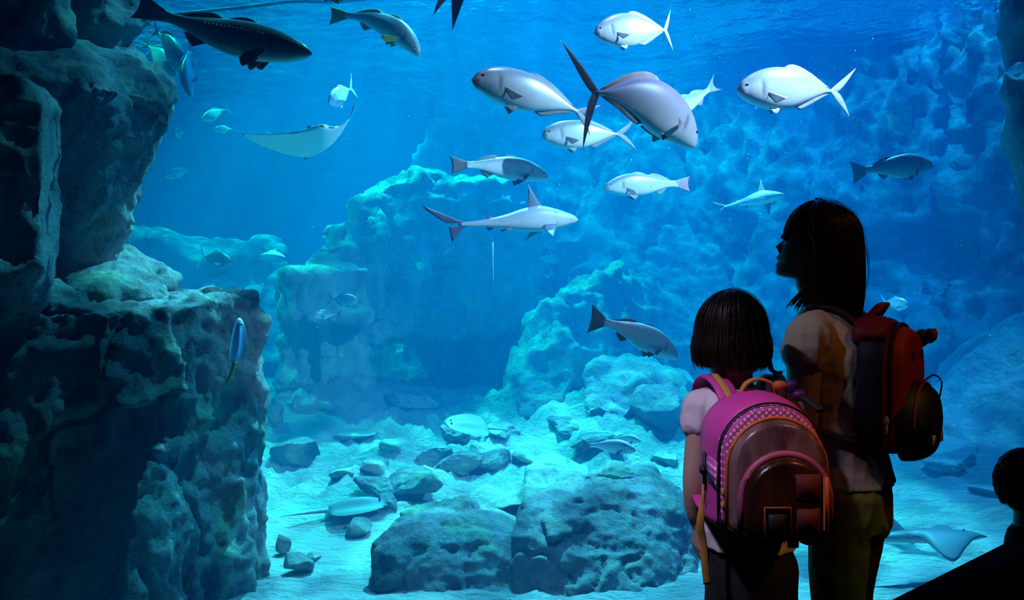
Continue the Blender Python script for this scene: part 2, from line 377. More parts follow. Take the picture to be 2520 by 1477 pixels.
# ---- the stepped outcrop in the middle
o = rock('stepped_outcrop', [
    B((690,672,9.4),(712,656,9.5),(800,650,9.6),(905,658,9.5),(905,785,9.4),(700,796,9.4),(692,790,9.4),(690,672,11),(905,658,11),(905,790,11),(692,790,11)),
    B((700,790,9.9),(880,790,9.9),(905,960,9.8),(940,1010,9.9),(670,1030,9.7),(690,800,11),(900,1000,11)),
    B((785,800,9.7),(812,800,9.7),(818,950,9.7),(780,950,9.7),(800,900,10.4)),
    B((735,640,9.7),(742,634,9.7),(768,640,9.7),(768,664,9.7),(732,664,9.7),(750,650,10.1)),
    B((762,660,9.7),(764,612,9.7),(792,600,9.7),(860,604,9.7),(880,660,9.7),(770,620,10.8),(870,660,10.8)),
    B((784,604,9.8),(790,564,9.9),(826,550,9.9),(868,574,9.8),(884,620,9.7),(800,560,10.8),(880,620,10.8)),
    B((868,600,9.9),(856,512,9.9),(884,488,10),(930,470,10.1),(960,600,9.8),(940,760,9.8),(900,780,9.8),(880,500,11.2),(940,780,11.2)),
    B((900,500,10.1),(950,455,10.2),(1015,432,10.4),(1050,440,10.4),(1060,640,10.1),(1000,835,10),(880,832,9.9),(930,480,12),(1050,440,12),(1000,830,12)),
    B((1015,440,10.4),(1020,424,10.5),(1085,420,10.6),(1105,450,10.5),(1120,640,10.3),(1000,640,10.1),(1020,430,12),(1100,440,12),(1120,640,12)),
    B((1100,446,10.8),(1200,452,11),(1310,440,11.2),(1330,600,11),(1300,818,10.7),(1000,832,10.2),(1000,640,10.3),(1100,446,13.2),(1310,440,13.2),(1300,818,13.2),(1000,832,13.2)),
    B((850,700,12.4),(1360,640,12.4),(1370,1080,12.2),(850,1080,12.0),(850,700,13.6),(1360,640,13.6),(1370,1080,13.6),(850,1080,13.6))],
    voxel=0.05, smooth=1, amp=0.13, scale=1.25, seed=33, fine=0.5, m=M_ROCK, cracks=0.06)
tag(o, 'big stepped rock outcrop in mid tank with green lit steps and a dark hollow below', 'rock outcrop')

# ---- back wall of rock behind the outcrop, rising to the right
o = rock('wall_back', [
    B((1075,330,16.6),(1090,262,16.6),(1180,240,16.8),(1280,262,17.0),(1335,330,16.8),(1340,1050,16.2),(870,1050,16.0),(870,800,16.0),(1050,700,16.4),(1180,250,18.6),(1340,1050,18.6),(870,1050,18.6)),
    B((1290,330,16.4),(1330,285,16.6),(1420,230,16.7),(1560,190,16.3),(1660,190,15.7),(1700,500,15.0),(1700,1050,14.6),(1290,1050,15.8),(1420,235,18.5),(1660,200,17.7),(1290,1050,18.6),(1700,1050,17.6)),
    B((1600,240,15.9),(1660,150,15.9),(1800,100,15.5),(1930,-60,15.2),(2250,-420,14.2),(2420,-420,12.6),(2450,1050,10.6),(1640,1050,14.8),(1900,0,17.4),(2420,-420,15.5),(2400,1050,15.0)),
    B((2300,-420,12.4),(2800,-420,9.4),(2800,1050,9.2),(2350,1050,11.0),(2300,-420,15.0),(2800,1050,14.0)),
    B((1390,330,16.0),(1480,340,15.5),(1470,700,15.4),(1400,700,15.8),(1440,400,17.5)),
    B((1370,560,15.4),(1500,470,15.3),(1560,700,14.7),(1380,800,15.2),(1500,560,16.8)),
    B((2180,620,12.6),(2260,560,12.1),(2330,700,11.0),(2300,900,10.8),(2190,900,12.2),(2260,700,13.7)),
    B((2330,30,11.8),(2450,120,11.2),(2440,420,11.0),(2350,300,11.6),(2400,200,13.0)),
    B((1760,700,14.2),(1850,600,14.1),(1960,640,13.5),(1990,1050,12.6),(1740,1050,13.7),(1850,800,15.6))],
    voxel=0.08, smooth=2, amp=0.42, scale=0.62, seed=45, m=M_ROCK_F, cracks=0.15, fine=0.4)
tag(o, 'tall hazy blue rock wall closing the back of the tank', 'rock wall', kind='structure')
o = rock('right_outcrop', [
    B((2440,-400,6.6),(2452,100,6.5),(2476,350,6.5),(2510,560,6.7),(2560,720,6.9),(2900,760,6.0),(2900,-400,6.0),(2760,-400,8),(2860,600,8),(3000,700,8)),
    B((2530,640,6.9),(2640,760,7.2),(2760,1000,8.4),(3000,1200,8.0),(3000,700,6.6),(2900,700,8.6),(3000,1100,9.5)),],
    voxel=0.06, smooth=3, amp=0.14, scale=1.1, seed=48, m=M_ROCK)
tag(o, 'dark rock face at the upper right edge of the tank', 'rock outcrop')
o = rock('rock_ridge', [
    B((1248,990,9.7),(1262,862,9.9),(1302,828,9.9),(1330,900,9.6),(1320,1010,9.5),(1262,862,11.5),(1302,828,11.5),(1248,990,11.5)),
    B((1296,834,9.9),(1298,790,10),(1340,755,10),(1400,722,10.2),(1420,900,9.7),(1400,1020,9.2),(1300,1010,9.4),(1400,722,12),(1298,800,12),(1400,1000,12)),
    B((1390,724,10.2),(1470,690,10.4),(1530,650,10.6),(1560,900,10),(1440,1010,9.4),(1390,724,12),(1530,650,12.5),(1550,950,12)),
    B((1440,900,9.2),(1560,880,9.6),(1700,930,9),(1720,1030,8.6),(1430,1030,8.6),(1500,900,11),(1700,950,11)),
    B((1500,664,10.8),(1600,690,11.6),(1760,800,11.8),(1780,960,10.8),(1540,940,10),(1600,700,13.5),(1780,960,13.0)),
    B((1560,700,12.6),(1640,560,13.2),(1800,620,13.2),(1820,960,12.2),(1600,940,12.4),(1640,580,14.6),(1800,960,14.6))],
    voxel=0.05, smooth=1, amp=0.13, scale=1.3, seed=52, fine=0.5, m=M_ROCK, cracks=0.05)
tag(o, 'sloping rock ridge right of the dark hollow climbing towards the back wall', 'rock ridge')
o = rock('rock_slope', [
    B((2180,1140,8.4),(2240,1030,8.8),(2330,900,9.2),(2400,830,9.4),(2470,790,9.4),(2800,700,9),(2800,1180,7.4),(2400,1150,8.0),(2330,900,12),(2800,700,12),(2800,1150,12),(2180,1130,12))],
    voxel=0.055, smooth=3, amp=0.15, scale=1.0, seed=57, m=M_ROCK)
tag(o, 'broad rocky slope rising at the right side behind the red backpack', 'rock slope')

# ---- foreground boulders
def gy(px, py): return ground_y(px, py)
o = rock('boulder', [
    B((918,1340,5.12),(918,1460,5.02),(962,1306,5.25),(1080,1274,5.38),(1200,1280,5.38),(1298,1320,5.25),(1300,1480,4.98),(1100,1490,4.93),(990,1256,6.1),(1080,1226,6.2),(1200,1230,6.2),(1290,1280,6.0),(930,1400,6.1),(1290,1360,6.4)),
    B((1090,1262,5.7),(1112,1222,5.8),(1150,1212,5.8),(1184,1240,5.7),(1170,1262,5.6),(1140,1230,6.1))],
    voxel=0.02, smooth=4, amp=0.042, scale=2.8, seed=61, m=M_ROCK_N, cracks=0.025)
tag(o, 'smooth grey boulder on the near sand, left of the two largest', 'boulder', 'two largest boulders on the near sand')
o = rock('boulder', [
    B((1272,1310,5.2),(1266,1480,4.98),(1302,1252,5.32),(1390,1226,5.45),(1520,1196,5.55),(1610,1206,5.55),(1680,1262,5.5),(1716,1330,5.45),(1726,1430,5.25),(1590,1480,4.96),(1400,1490,4.92),(1300,1215,6.2),(1390,1170,6.3),(1520,1136,6.4),(1600,1148,6.4),(1682,1212,6.2),(1720,1330,6.5),(1270,1350,6.5)),
    B((1440,1190,5.9),(1500,1150,6.0),(1560,1158,6.0),(1500,1200,5.8),(1440,1190,6.4)),
    B((1590,1220,5.7),(1660,1240,5.6),(1700,1350,5.42),(1620,1410,5.15),(1575,1320,5.30),(1640,1300,6.2)),
    B((1330,1250,5.30),(1420,1230,5.42),(1440,1300,5.22),(1350,1330,5.1),(1390,1260,5.8))],
    voxel=0.02, smooth=4, amp=0.048, scale=2.6, seed=66, m=M_ROCK_N, cracks=0.03)
tag(o, 'largest pitted boulder on the near sand, left of the pink backpack', 'boulder', 'two largest boulders on the near sand')
o = rock('sloping_rock', [B((1278,1215,6.5),(1300,1150,6.8),(1330,1118,7.0),(1366,1114,7.1),(1440,1150,6.9),(1470,1200,6.5),(1290,1250,6.2),(1340,1130,7.8),(1470,1220,7.6),(1280,1240,7.4)),
    B((1200,1260,6.3),(1240,1210,6.6),(1300,1180,6.8),(1320,1240,6.3),(1250,1230,7.2))],
    voxel=0.025, smooth=4, amp=0.05, scale=2.4, seed=71, m=M_ROCK)
tag(o, 'pale wave shaped rock rising behind the gap between the two boulders', 'rock')

for k, (px, py, w_, h_, lab, amp_, tl) in enumerate([
    (716, 1158, 122, 100, 'dark cube like rock on the sand beside the cliff edge', 0.16, 0.05),
    (706, 968, 108, 62, 'dark layered rock on the far sand beside the cliff', 0.2, 0),
    (672, 1050, 50, 80, 'upright grey rock against the cliff edge', 0.2, 0),
    (738, 1012, 80, 44, 'rounded rock behind the dark cube like rock, left of its row', 0.15, 0.1),
    (790, 1016, 60, 34, 'small dark rock at the right end of the row behind the cube like rock', 0.2, 0),
    (1018, 1232, 170, 84, 'grey slab like rock leaning on the sand beyond the left boulder', 0.2, 0.25),
    (918, 1228, 110, 60, 'dark low rock beside the leaning slab', 0.25, -0.2),
    (915, 1176, 90, 60, 'blunt grey rock behind the dark low rock', 0.2, 0.1),
    (958, 1258, 52, 50, 'small square pale stone in front of the leaning slab', 0.1, 0),
    (874, 1328, 76, 52, 'greenish half buried stone left of the near boulders', 0.15, 0),
    (728, 1418, 78, 60, 'small round stone on the near sand beside the cliff foot', 0.15, 0),
    (690, 1372, 44, 62, 'narrow dark stone against the cliff foot', 0.2, -0.1),
    (770, 1385, 40, 24, 'tiny flat stone behind the small round stone', 0.2, 0),
    (1212, 1160, 92, 50, 'dark triangular rock in the middle of the rubble', 0.25, 0.3),
    (1300, 1150, 80, 40, 'low rubble rock next to the dark triangular rock', 0.25, -0.2),
    (1060, 1150, 110, 56, 'rough rubble mound in the middle of the sand', 0.3, 0.1),
    (1130, 1090, 120, 50, 'low rubble rock beyond the rough mound', 0.3, 0),
    (1325, 1032, 140, 100, 'dark blue rounded rock at the foot of the ridge', 0.2, 0.1),
    (1612, 1062, 150, 128, 'big blue faceted rock left of the girl with the pink backpack', 0.2, -0.1),
    (1520, 1012, 80, 40, 'low rock between the ridge and the big blue faceted rock', 0.2, 0),
    (1470, 1110, 130, 50, 'low flat rock behind the largest boulder under the two pale fish', 0.25, 0.1),
    (1010, 1010, 150, 46, 'low mound of rock below the dark hollow', 0.25, -0.1),
    (865, 1090, 110, 30, 'flat layered stone on the sand right of the cube like rock', 0.3, 0.1),
    (1130, 1175, 120, 60, 'rubble rock between the leaning slab and the dark triangular rock', 0.3, 0.2),
    (1405, 1200, 90, 44, 'small rock perched behind the wave shaped rock', 0.3, 0.0),
    (960, 1120, 90, 44, 'rubble rock left of the rough mound', 0.3, -0.2),
    (840, 1180, 70, 30, 'thin stone between the cube like rock and the blunt grey rock', 0.3, 0.1),
    (1240, 1080, 100, 44, 'rubble rock just right of the round stingray', 0.3, 0.15),
    (1400, 1075, 110, 50, 'blue rubble rock in front of the dark blue rounded rock', 0.3, -0.1),
    (2450, 1222, 90, 26, 'dark flat stone on the sand by the sitting person', 0.3, 0.0),
    (1640, 1150, 100, 40, 'low rock just behind the top of the largest boulder', 0.25, 0.0),
    (2330, 1165, 110, 36, 'low blue rock on the right sand under the red backpack', 0.25, 0.0)]):
    lump('rock', px, py, w_, h_, lab, seed=80 + k, amp=amp_, tilt=tl, m=M_ROCK_N if h_ > 45 else M_ROCK, res=5 if w_ > 90 else 4)

# ---- tank shell behind the water
M_TANK = simple('tank_paint', (0.02, 0.16, 0.40), 0.8)
for nm, b_ in (('wall_tank_far', (-13.2, 13.2, 25.9, 26.2, -1.4, 8)), ('wall_tank_left', (-13.2, -12.9, 3.3, 26, -1.4, 8)), ('wall_tank_right', (12.9, 13.2, 3.3, 26, -1.4, 8)), ('floor_tank', (-13.2, 13.2, 3.3, 26, -1.6, -1.25))):
    tag(from_bm(nm, box_bm(*b_), M_TANK, smooth=False), kind='structure')
# ================================================================== fish
def skin(name, back, flank, belly, rough=0.32, spot=0.0, metal=0.0, stripe=None):
    m, nt, b = mat(name); L = nt.links.new
    at = N(nt, 'ShaderNodeAttribute'); at.attribute_name = 'pigment'
    sp = N(nt, 'ShaderNodeSeparateColor'); L(at.outputs['Color'], sp.inputs[0])
    tc = N(nt, 'ShaderNodeTexCoord'); n = N(nt, 'ShaderNodeTexNoise'); n.inputs['Scale'].default_value = 14; n.inputs['Detail'].default_value = 4
    L(tc.outputs['Object'], n.inputs['Vector'])
    ad = N(nt, 'ShaderNodeMath', operation='MULTIPLY_ADD'); ad.inputs[1].default_value = 0.16; L(n.outputs['Fac'], ad.inputs[0]); L(sp.outputs[0], ad.inputs[2])
    sb = N(nt, 'ShaderNodeMath', operation='SUBTRACT'); sb.inputs[1].default_value = 0.08; L(ad.outputs[0], sb.inputs[0])
    cr = N(nt, 'ShaderNodeValToRGB'); e = cr.color_ramp.elements
    e[0].position = 0.18; e[0].color = (*back, 1); e[1].position = 0.80; e[1].color = (*belly, 1)
    k = e.new(0.42); k.color = (*flank, 1)
    L(sb.outputs[0], cr.inputs['Fac'])
    mx = N(nt, 'ShaderNodeMix', data_type='RGBA'); mx.inputs[7].default_value = (0.02, 0.025, 0.03, 1)
    L(sp.outputs[2], mx.inputs[0]); L(cr.outputs['Color'], mx.inputs[6]); L(mx.outputs[2], b.inputs['Base Color'])
    b.inputs['Roughness'].default_value = rough; b.inputs['Metallic'].default_value = metal; b.inputs['Specular IOR Level'].default_value = 0.6
    vo = N(nt, 'ShaderNodeTexVoronoi'); vo.inputs['Scale'].default_value = 160; L(tc.outputs['Object'], vo.inputs['Vector'])
    bp = N(nt, 'ShaderNodeBump'); bp.inputs['Strength'].default_value = 0.10; bp.inputs['Distance'].default_value = 0.002
    L(vo.outputs['Distance'], bp.inputs['Height']); L(bp.outputs[0], b.inputs['Normal'])
    return m
def fin_mat(name, col, rough=0.5, a=1.0):
    m, nt, b = mat(name); L = nt.links.new
    b.inputs['Roughness'].default_value = rough; b.inputs['Alpha'].default_value = a
    tc = N(nt, 'ShaderNodeTexCoord'); n = N(nt, 'ShaderNodeTexNoise'); n.inputs['Scale'].default_value = 20; n.inputs['Detail'].default_value = 3
    L(tc.outputs['Object'], n.inputs['Vector'])
    mx = N(nt, 'ShaderNodeMix', data_type='RGBA'); mx.inputs[6].default_value = (*[c * 0.6 for c in col], 1); mx.inputs[7].default_value = (*[min(1, c * 1.3) for c in col], 1)
    L(n.outputs['Fac'], mx.inputs[0]); L(mx.outputs[2], b.inputs['Base Color'])
    return m
S_SILVER = skin('silver_fish_skin', (0.42, 0.46, 0.55), (0.80, 0.82, 0.86), (0.92, 0.92, 0.95), 0.30, metal=0.15)
S_AMBER = skin('violet_backed_fish_skin', (0.48, 0.40, 0.66), (0.66, 0.62, 0.76), (0.92, 0.92, 0.96), 0.38)
S_GREY = skin('grey_fish_skin', (0.20, 0.26, 0.30), (0.48, 0.54, 0.56), (0.80, 0.84, 0.84), 0.35, metal=0.1)
S_DARK = skin('dark_fish_skin', (0.10, 0.13, 0.15), (0.17, 0.21, 0.24), (0.42, 0.46, 0.48), 0.32, metal=0.1)
S_SHARK = skin('shark_skin', (0.26, 0.29, 0.38), (0.42, 0.46, 0.56), (0.88, 0.88, 0.92), 0.5)
S_RAY = skin('ray_skin', (0.05, 0.065, 0.08), (0.08, 0.10, 0.11), (0.90, 0.93, 0.92), 0.55)
S_RAYL = skin('pale_ray_skin', (0.45, 0.50, 0.52), (0.55, 0.58, 0.60), (0.88, 0.90, 0.90), 0.5)
S_RAYV = skin('violet_ray_skin', (0.62, 0.62, 0.85), (0.66, 0.66, 0.85), (0.70, 0.72, 0.80), 0.5)
S_GUIT = skin('guitarfish_skin', (0.10, 0.15, 0.17), (0.13, 0.18, 0.20), (0.45, 0.52, 0.52), 0.5)
F_GREY = fin_mat('grey_fin', (0.26, 0.30, 0.34)); F_DARK = fin_mat('dark_fin', (0.07, 0.09, 0.11)); F_PALE = fin_mat('pale_fin', (0.62, 0.66, 0.72))
F_BROWN = fin_mat('brownish_fin', (0.70, 0.52, 0.52)); F_SHK = fin_mat('slate_fin', (0.10, 0.13, 0.22)); F_YEL = fin_mat('yellow_fin', (0.42, 0.44, 0.12)); F_PINK = fin_mat('pinkish_fin', (0.45, 0.28, 0.36))
M_EYE = simple('fish_eye', (0.01, 0.01, 0.012), 0.08); M_EYER = simple('fish_eye_ring', (0.7, 0.7, 0.6), 0.3)

class Mesh:
    def __init__(s): s.v = []; s.f = []; s.m = []; s.c = []
    def grid(s, pts, mi=0, col=None, wrap=False, cap=False, flip=False):
        """pts: (n, m, 3)"""
        pts = np.asarray(pts, float); n, m = pts.shape[:2]; o = len(s.v)
        s.v += [tuple(p) for p in pts.reshape(-1, 3)]
        s.c += [tuple(c) for c in (np.broadcast_to(np.asarray(col if col is not None else (0.5, 0, 0)), (n, m, 3)).reshape(-1, 3))]
        mm = m if wrap else m - 1
        for i in range(n - 1):
            for j in range(mm):
                a, b, c, d = o + i * m + j, o + i * m + (j + 1) % m, o + (i + 1) * m + (j + 1) % m, o + (i + 1) * m + j
                s.f.append((a, d, c, b) if flip else (a, b, c, d)); s.m.append(mi)
        if cap:
            s.f.append(tuple(o + j for j in range(m))[::-1]); s.m.append(mi)
            s.f.append(tuple(o + (n - 1) * m + j for j in range(m))); s.m.append(mi)
    def fin(s, base, tip, th, nrm, mi=1, k=6, bow=0.0):
        """thin blade with a lens section between a root line and a tip line"""
        base = np.asarray(base, float); tip = np.asarray(tip, float); n = len(base); nrm = np.asarray(nrm, float)
        t = np.linspace(0, 1, k + 1)[:, None, None]
        mid = base[None] * (1 - t) + tip[None] * t
        mid = mid + nrm * bow * (t * t)
        u_ = np.linspace(-1, 1, n)[None, :, None]
        h = th * (1 - t * 0.9) * (1 - np.abs(u_) ** 3 * 0.8) + th * 0.10 * (1 - t) * np.cos(np.arange(n) * math.pi)[None, :, None]
        s.grid(mid + nrm * h, mi); s.grid(mid - nrm * h, mi, flip=True)
        # rim
        A = mid + nrm * h; Bm = mid - nrm * h
        for e in (np.stack([A[-1], Bm[-1]], 0), np.stack([A[:, 0], Bm[:, 0]], 0), np.stack([A[:, -1], Bm[:, -1]], 0)): s.grid(e, mi)
    def build(s, name, mats, parent=None, xf=None):
        me = bpy.data.meshes.new(name); v = s.v
        if xf is not None: v = [tuple(xf(np.array(s.v))[i]) for i in ()] or [tuple(p) for p in xf(np.array(s.v))]
        me.from_pydata(v, [], s.f); me.polygons.foreach_set('material_index', s.m); me.update()
        ca = me.color_attributes.new('pigment', 'FLOAT_COLOR', 'POINT')
        ca.data.foreach_set('color', np.array([(*c, 1.0) for c in s.c]).ravel())
        bm = bmesh.new(); bm.from_mesh(me); bmesh.ops.remove_doubles(bm, verts=bm.verts, dist=1e-6); bmesh.ops.recalc_face_normals(bm, faces=bm.faces)
        bm.to_mesh(me); bm.free()
        o = link(name, me, mats, parent)
        return o
def ip(t, xs, ys):
    """smooth interpolation through control values"""
    xs = np.asarray(xs, float); ys = np.asarray(ys, float); t = np.asarray(t, float)
    m = np.gradient(ys, xs); i = np.clip(np.searchsorted(xs, t) - 1, 0, len(xs) - 2)
    h = xs[i + 1] - xs[i]; u = np.clip((t - xs[i]) / h, 0, 1)
    return (2*u**3-3*u**2+1)*ys[i] + (u**3-2*u**2+u)*h*m[i] + (-2*u**3+3*u**2)*ys[i+1] + (u**3-u**2)*h*m[i+1]

KINDS = {  # top and bottom outline and half width along the body, as shares of length; fins
 'jack':  dict(x=[0,.03,.10,.22,.36,.52,.70,.86,.95,1], t=[.00,.055,.115,.17,.20,.195,.135,.055,.020,.016], b=[.00,-.045,-.10,-.155,-.19,-.185,-.12,-.05,-.018,-.016], w=[0,.028,.055,.078,.085,.078,.050,.022,.014,.010], tail=dict(l=.26, s=.40, f=.78, p=1.0)),
 'amber': dict(x=[0,.03,.10,.22,.36,.52,.70,.86,.95,1], t=[.00,.050,.100,.140,.155,.150,.105,.045,.018,.014], b=[.00,-.045,-.085,-.13,-.155,-.15,-.10,-.04,-.016,-.014], w=[0,.026,.052,.074,.082,.076,.048,.022,.014,.010], tail=dict(l=.24, s=.38, f=.75, p=1.0)),
 'bass':  dict(x=[0,.03,.10,.22,.36,.52,.70,.86,.95,1], t=[.00,.032,.070,.110,.128,.118,.082,.046,.036,.038], b=[-.01,-.035,-.065,-.095,-.115,-.115,-.080,-.042,-.034,-.036], w=[0,.024,.048,.064,.070,.064,.044,.022,.014,.010], tail=dict(l=.17, s=.19, f=.12, p=2.0)),
 'deep':  dict(x=[0,.03,.10,.22,.36,.52,.70,.86,.95,1], t=[.00,.07,.15,.22,.25,.235,.15,.055,.025,.02], b=[.00,-.06,-.13,-.20,-.24,-.23,-.14,-.05,-.022,-.02], w=[0,.03,.055,.075,.080,.070,.045,.02,.012,.010], tail=dict(l=.24, s=.42, f=.7, p=1.0)),
}
def body_grid(M, K, L_, n=44, m=28, kind='fish'):
    t = np.concatenate([np.linspace(0, .12, 12, endpoint=False) , np.linspace(.12, 1, n - 12)])
    top, bot, w_ = ip(t, K['x'], K['t']), ip(t, K['x'], K['b']), ip(t, K['x'], K['w'])
    a = np.linspace(0, 2 * math.pi, m, endpoint=False)
    c, s_ = np.cos(a), np.sin(a)
    zc, zh = (top + bot) / 2, (top - bot) / 2
    yy = w_[:, None] * np.sign(s_) * np.abs(s_) ** 0.9; zz = zc[:, None] + zh[:, None] * c
    pts = np.stack([np.broadcast_to(-t[:, None], yy.shape), yy, zz], -1)
    pig = (1 - c)[None] / 2 * np.ones_like(yy)
    T = t[:, None] * np.ones_like(yy); zr = (zz - zc[:, None]) / np.maximum(zh[:, None], 1e-4)
    dark = np.zeros_like(yy)
    mouth = np.exp(-((zz + .012) / .0028) ** 2) * (T < .055) * (T > .016)
    gill = np.exp(-((T - .235 + .05 * zr ** 2) / .007) ** 2) * (np.abs(zr) < .75)
    dark = np.clip(mouth * .7 + gill * .6, 0, 1)
    pts[..., 1] *= (1 - .12 * mouth - .05 * gill)
    col = np.stack([pig, np.zeros_like(pig), dark], -1)
    M.grid(pts * L_, 0, col, wrap=True, cap=True)
def bender(L_, bend, arch):
    def f(p):
        q = p.copy(); u_ = np.clip(-p[:, 0] / L_, 0, 1.4) - .25                # the section turns with the spine
        k = 2 * arch * u_ * (u_ > 0); c = 1 / np.sqrt(1 + k * k); m = 2 * bend * np.abs(u_)
        q[:, 0] += -k * c * p[:, 2] + m * p[:, 1]; q[:, 2] = p[:, 2] * c
        q[:, 1] += bend * L_ * np.sign(u_) * u_ ** 2; q[:, 2] -= arch * L_ * u_ ** 2
        return q
    return f
def basis(fwd, up=(0, 0, 1), roll=0.0):
    f = Vector(fwd).normalized(); l = Vector(up).cross(f).normalized(); u_ = f.cross(l)
    if roll:
        q = Quaternion(f, roll); l.rotate(q); u_.rotate(q)
    return Matrix((f, l, u_)).transposed().to_4x4()
def place(o, nose, fwd, up=(0, 0, 1), roll=0.0):
    o.matrix_world = Matrix.Translation(nose) @ basis(fwd, up, roll)
def eyes(o, L_, x, y, z, r, ring=True):
    for s in (1, -1):
        bm = bmesh.new(); bmesh.ops.create_uvsphere(bm, u_segments=14, v_segments=10, radius=1)
        for v_ in bm.verts: v_.co = Vector((v_.co.x * r, v_.co.y * r * .45, v_.co.z * r)) * L_ + Vector((x * L_, s * y * L_, z * L_))
        e = from_bm('eye', bm, [M_EYE, M_EYER], None)
        for p_ in e.data.polygons:
            c_ = p_.center; d = math.hypot(c_.x - x * L_, c_.z - z * L_) / (r * L_)
            p_.material_index = 1 if (d > .72 and ring) else 0
        e.parent = o
def ellipsoid_(bm, c, r):
    g = bmesh.ops.create_uvsphere(bm, u_segments=8, v_segments=6, radius=1)
    bmesh.ops.transform(bm, matrix=Matrix.Translation([float(x) for x in c]) @ Matrix.Diagonal((*r, 1)), verts=g['verts'])
def fish(kind, nose, tail, Y0, Y1, sk, fins, label, depth=1.0, bend=0.0, arch=0.0, roll=0.0, pect=0.5, name='fish', cat='fish', tailf=None, tails=None, group=None, tmat=None, fork=None, dors=1.0, eye=True, hi=True, dots=0):
    a, b_ = P(*nose, Y0), P(*tail, Y1)
    K = dict(KINDS[kind]); K['t'] = np.array(K['t']) * depth; K['b'] = np.array(K['b']) * depth
    tl = dict(K['tail']); 
    if tailf: tl['l'] = tailf
    if tails: tl['s'] = tails
    if fork is not None: tl['f'] = fork
    k_ = 1 + tl['l'] * .9; vv = Vector((-k_, bend * (k_ - .25) ** 2, -arch * ((k_ - .25) ** 2 - .0625)))
    L_ = (a - b_).length / vv.length; fix = vv.rotation_difference(Vector((-1, 0, 0))).to_matrix().to_4x4()
    M = Mesh(); body_grid(M, K, L_, 44 if hi else 30, 28 if hi else 18)
    s = np.linspace(-1, 1, 17); pz = float(K['t'][-1]) * .9
    base = np.stack([np.full(17, -.975), np.zeros(17), s * pz], 1)
    if kind == 'bass':
        tip = np.stack([-1 - tl['l'] * (1 - tl['f'] * (1 - np.abs(s) ** 2)), 0 * s, s * tl['s'] / 2], 1)
    else:
        tip = np.stack([-1 - tl['l'] * ((1 - tl['f']) + tl['f'] * np.abs(s) ** .8), 0 * s, np.sign(s) * np.abs(s) ** 1.15 * tl['s'] / 2], 1)
    M.fin(base * L_, tip * L_, .008 * L_, (0, 1, 0), 2, 8)
    T_ = lambda x: ip(x, K['x'], K['t']); B_ = lambda x: ip(x, K['x'], K['b'])
    def ridge(x0, x1, h, fn, sgn, lean=.06, tall=.0, mi=1):
        x = np.linspace(x0, x1, 13); z = fn(x) * .93; u_ = np.linspace(0, 1, 13)
        prof = h * ((1 - u_) ** .6 * (1 - np.exp(-u_ * 12)) + tall * np.sin(math.pi * u_))
        M.fin(np.stack([-x, 0 * x, z], 1) * L_, np.stack([-x - lean * (1 - u_ * .5), 0 * x, z + sgn * prof * dors], 1) * L_, .006 * L_, (0, 1, 0), mi, 4)
    if kind in ('jack', 'amber', 'deep'):
        ridge(.42, .94, .055 if kind != 'amber' else .04, T_, 1); ridge(.56, .94, .050 if kind != 'amber' else .04, B_, -1)
    else:
        ridge(.34, .56, .022, T_, 1, .05, .5); ridge(.57, .88, .026, T_, 1, .05, .6); ridge(.66, .80, .060, B_, -1, .07)
    for sd in (1, -1):                                                         # pectoral and pelvic fins
        y0 = float(ip(.27, K['x'], K['w'])) * .9
        u_ = np.linspace(0, 1, 7); zb = -.02 - .035 * u_
        bs = np.stack([-.26 - .01 * u_, np.full(7, sd * y0), zb], 1)
        ln = .14 if kind == 'bass' else .17
        g_ = (1 - .55 * u_) if kind != 'bass' else (.62 + .38 * np.sin(math.pi * (.12 + .76 * u_)) - .25 * u_)
        tp = np.stack([-.26 - ln * g_, sd * (y0 + ln * pect * g_ * .9), zb - .03 - .035 * g_ - .05 * u_ + .02 * u_ ** 2], 1)
        M.fin(bs * L_, tp * L_, .004 * L_, (0, 0.3 * sd, 1), 3, 5)
        bz = float(B_(.32)) * .85
        bs = np.stack([-.30 - .05 * u_, np.full(7, sd * .025), np.full(7, bz)], 1)
        h_ = .07 * np.sin(math.pi * (.30 + .62 * u_)) ** .8
        tp = np.stack([-.37 - .05 * u_, np.full(7, sd * .045), bz - h_], 1)
        M.fin(bs * L_, tp * L_, .005 * L_, (0, 1, 0), 3, 4)
    o = M.build(name, [sk, fins, tmat or fins, fins], xf=bender(L_, bend, arch)); o.data.materials
    if eye:
        ex = .085; ew = float(ip(ex, K['x'], K['w'])); ez = float(T_(ex)) * .42
        eyes(o, L_, -ex, ew * .86 * (1), ez, .016 if kind != 'bass' else .013)
        for e in [c for c in bpy.data.objects if c.parent is o]:               # follow the curve of the body
            for v_ in e.data.vertices: v_.co.y += bend * L_ * -(.165 ** 2); v_.co.z -= arch * L_ * .165 ** 2
    if dots:
        for sd in (1, -1):
            bm = bmesh.new()
            for q in range(dots):
                t_ = .30 + .42 * q / dots; zt_, zb_ = float(T_(t_)), float(B_(t_)); cc = .42
                p_ = bender(L_, bend, arch)(np.array([[-t_, sd * float(ip(t_, K['x'], K['w'])) * (1 - cc * cc) ** .46, (zt_ + zb_) / 2 + (zt_ - zb_) / 2 * cc]]) * L_)[0]
                ellipsoid_(bm, p_, (.0065 * L_, .0025 * L_, .0035 * L_))
            e = from_bm('dot_row', bm, M_EYER); e.parent = o; e['label'] = 'row of pale dots along the flank'
    o.matrix_world = Matrix.Translation(a) @ basis(a - b_, roll=roll) @ fix
    tag(o, label, cat, group)
    return o

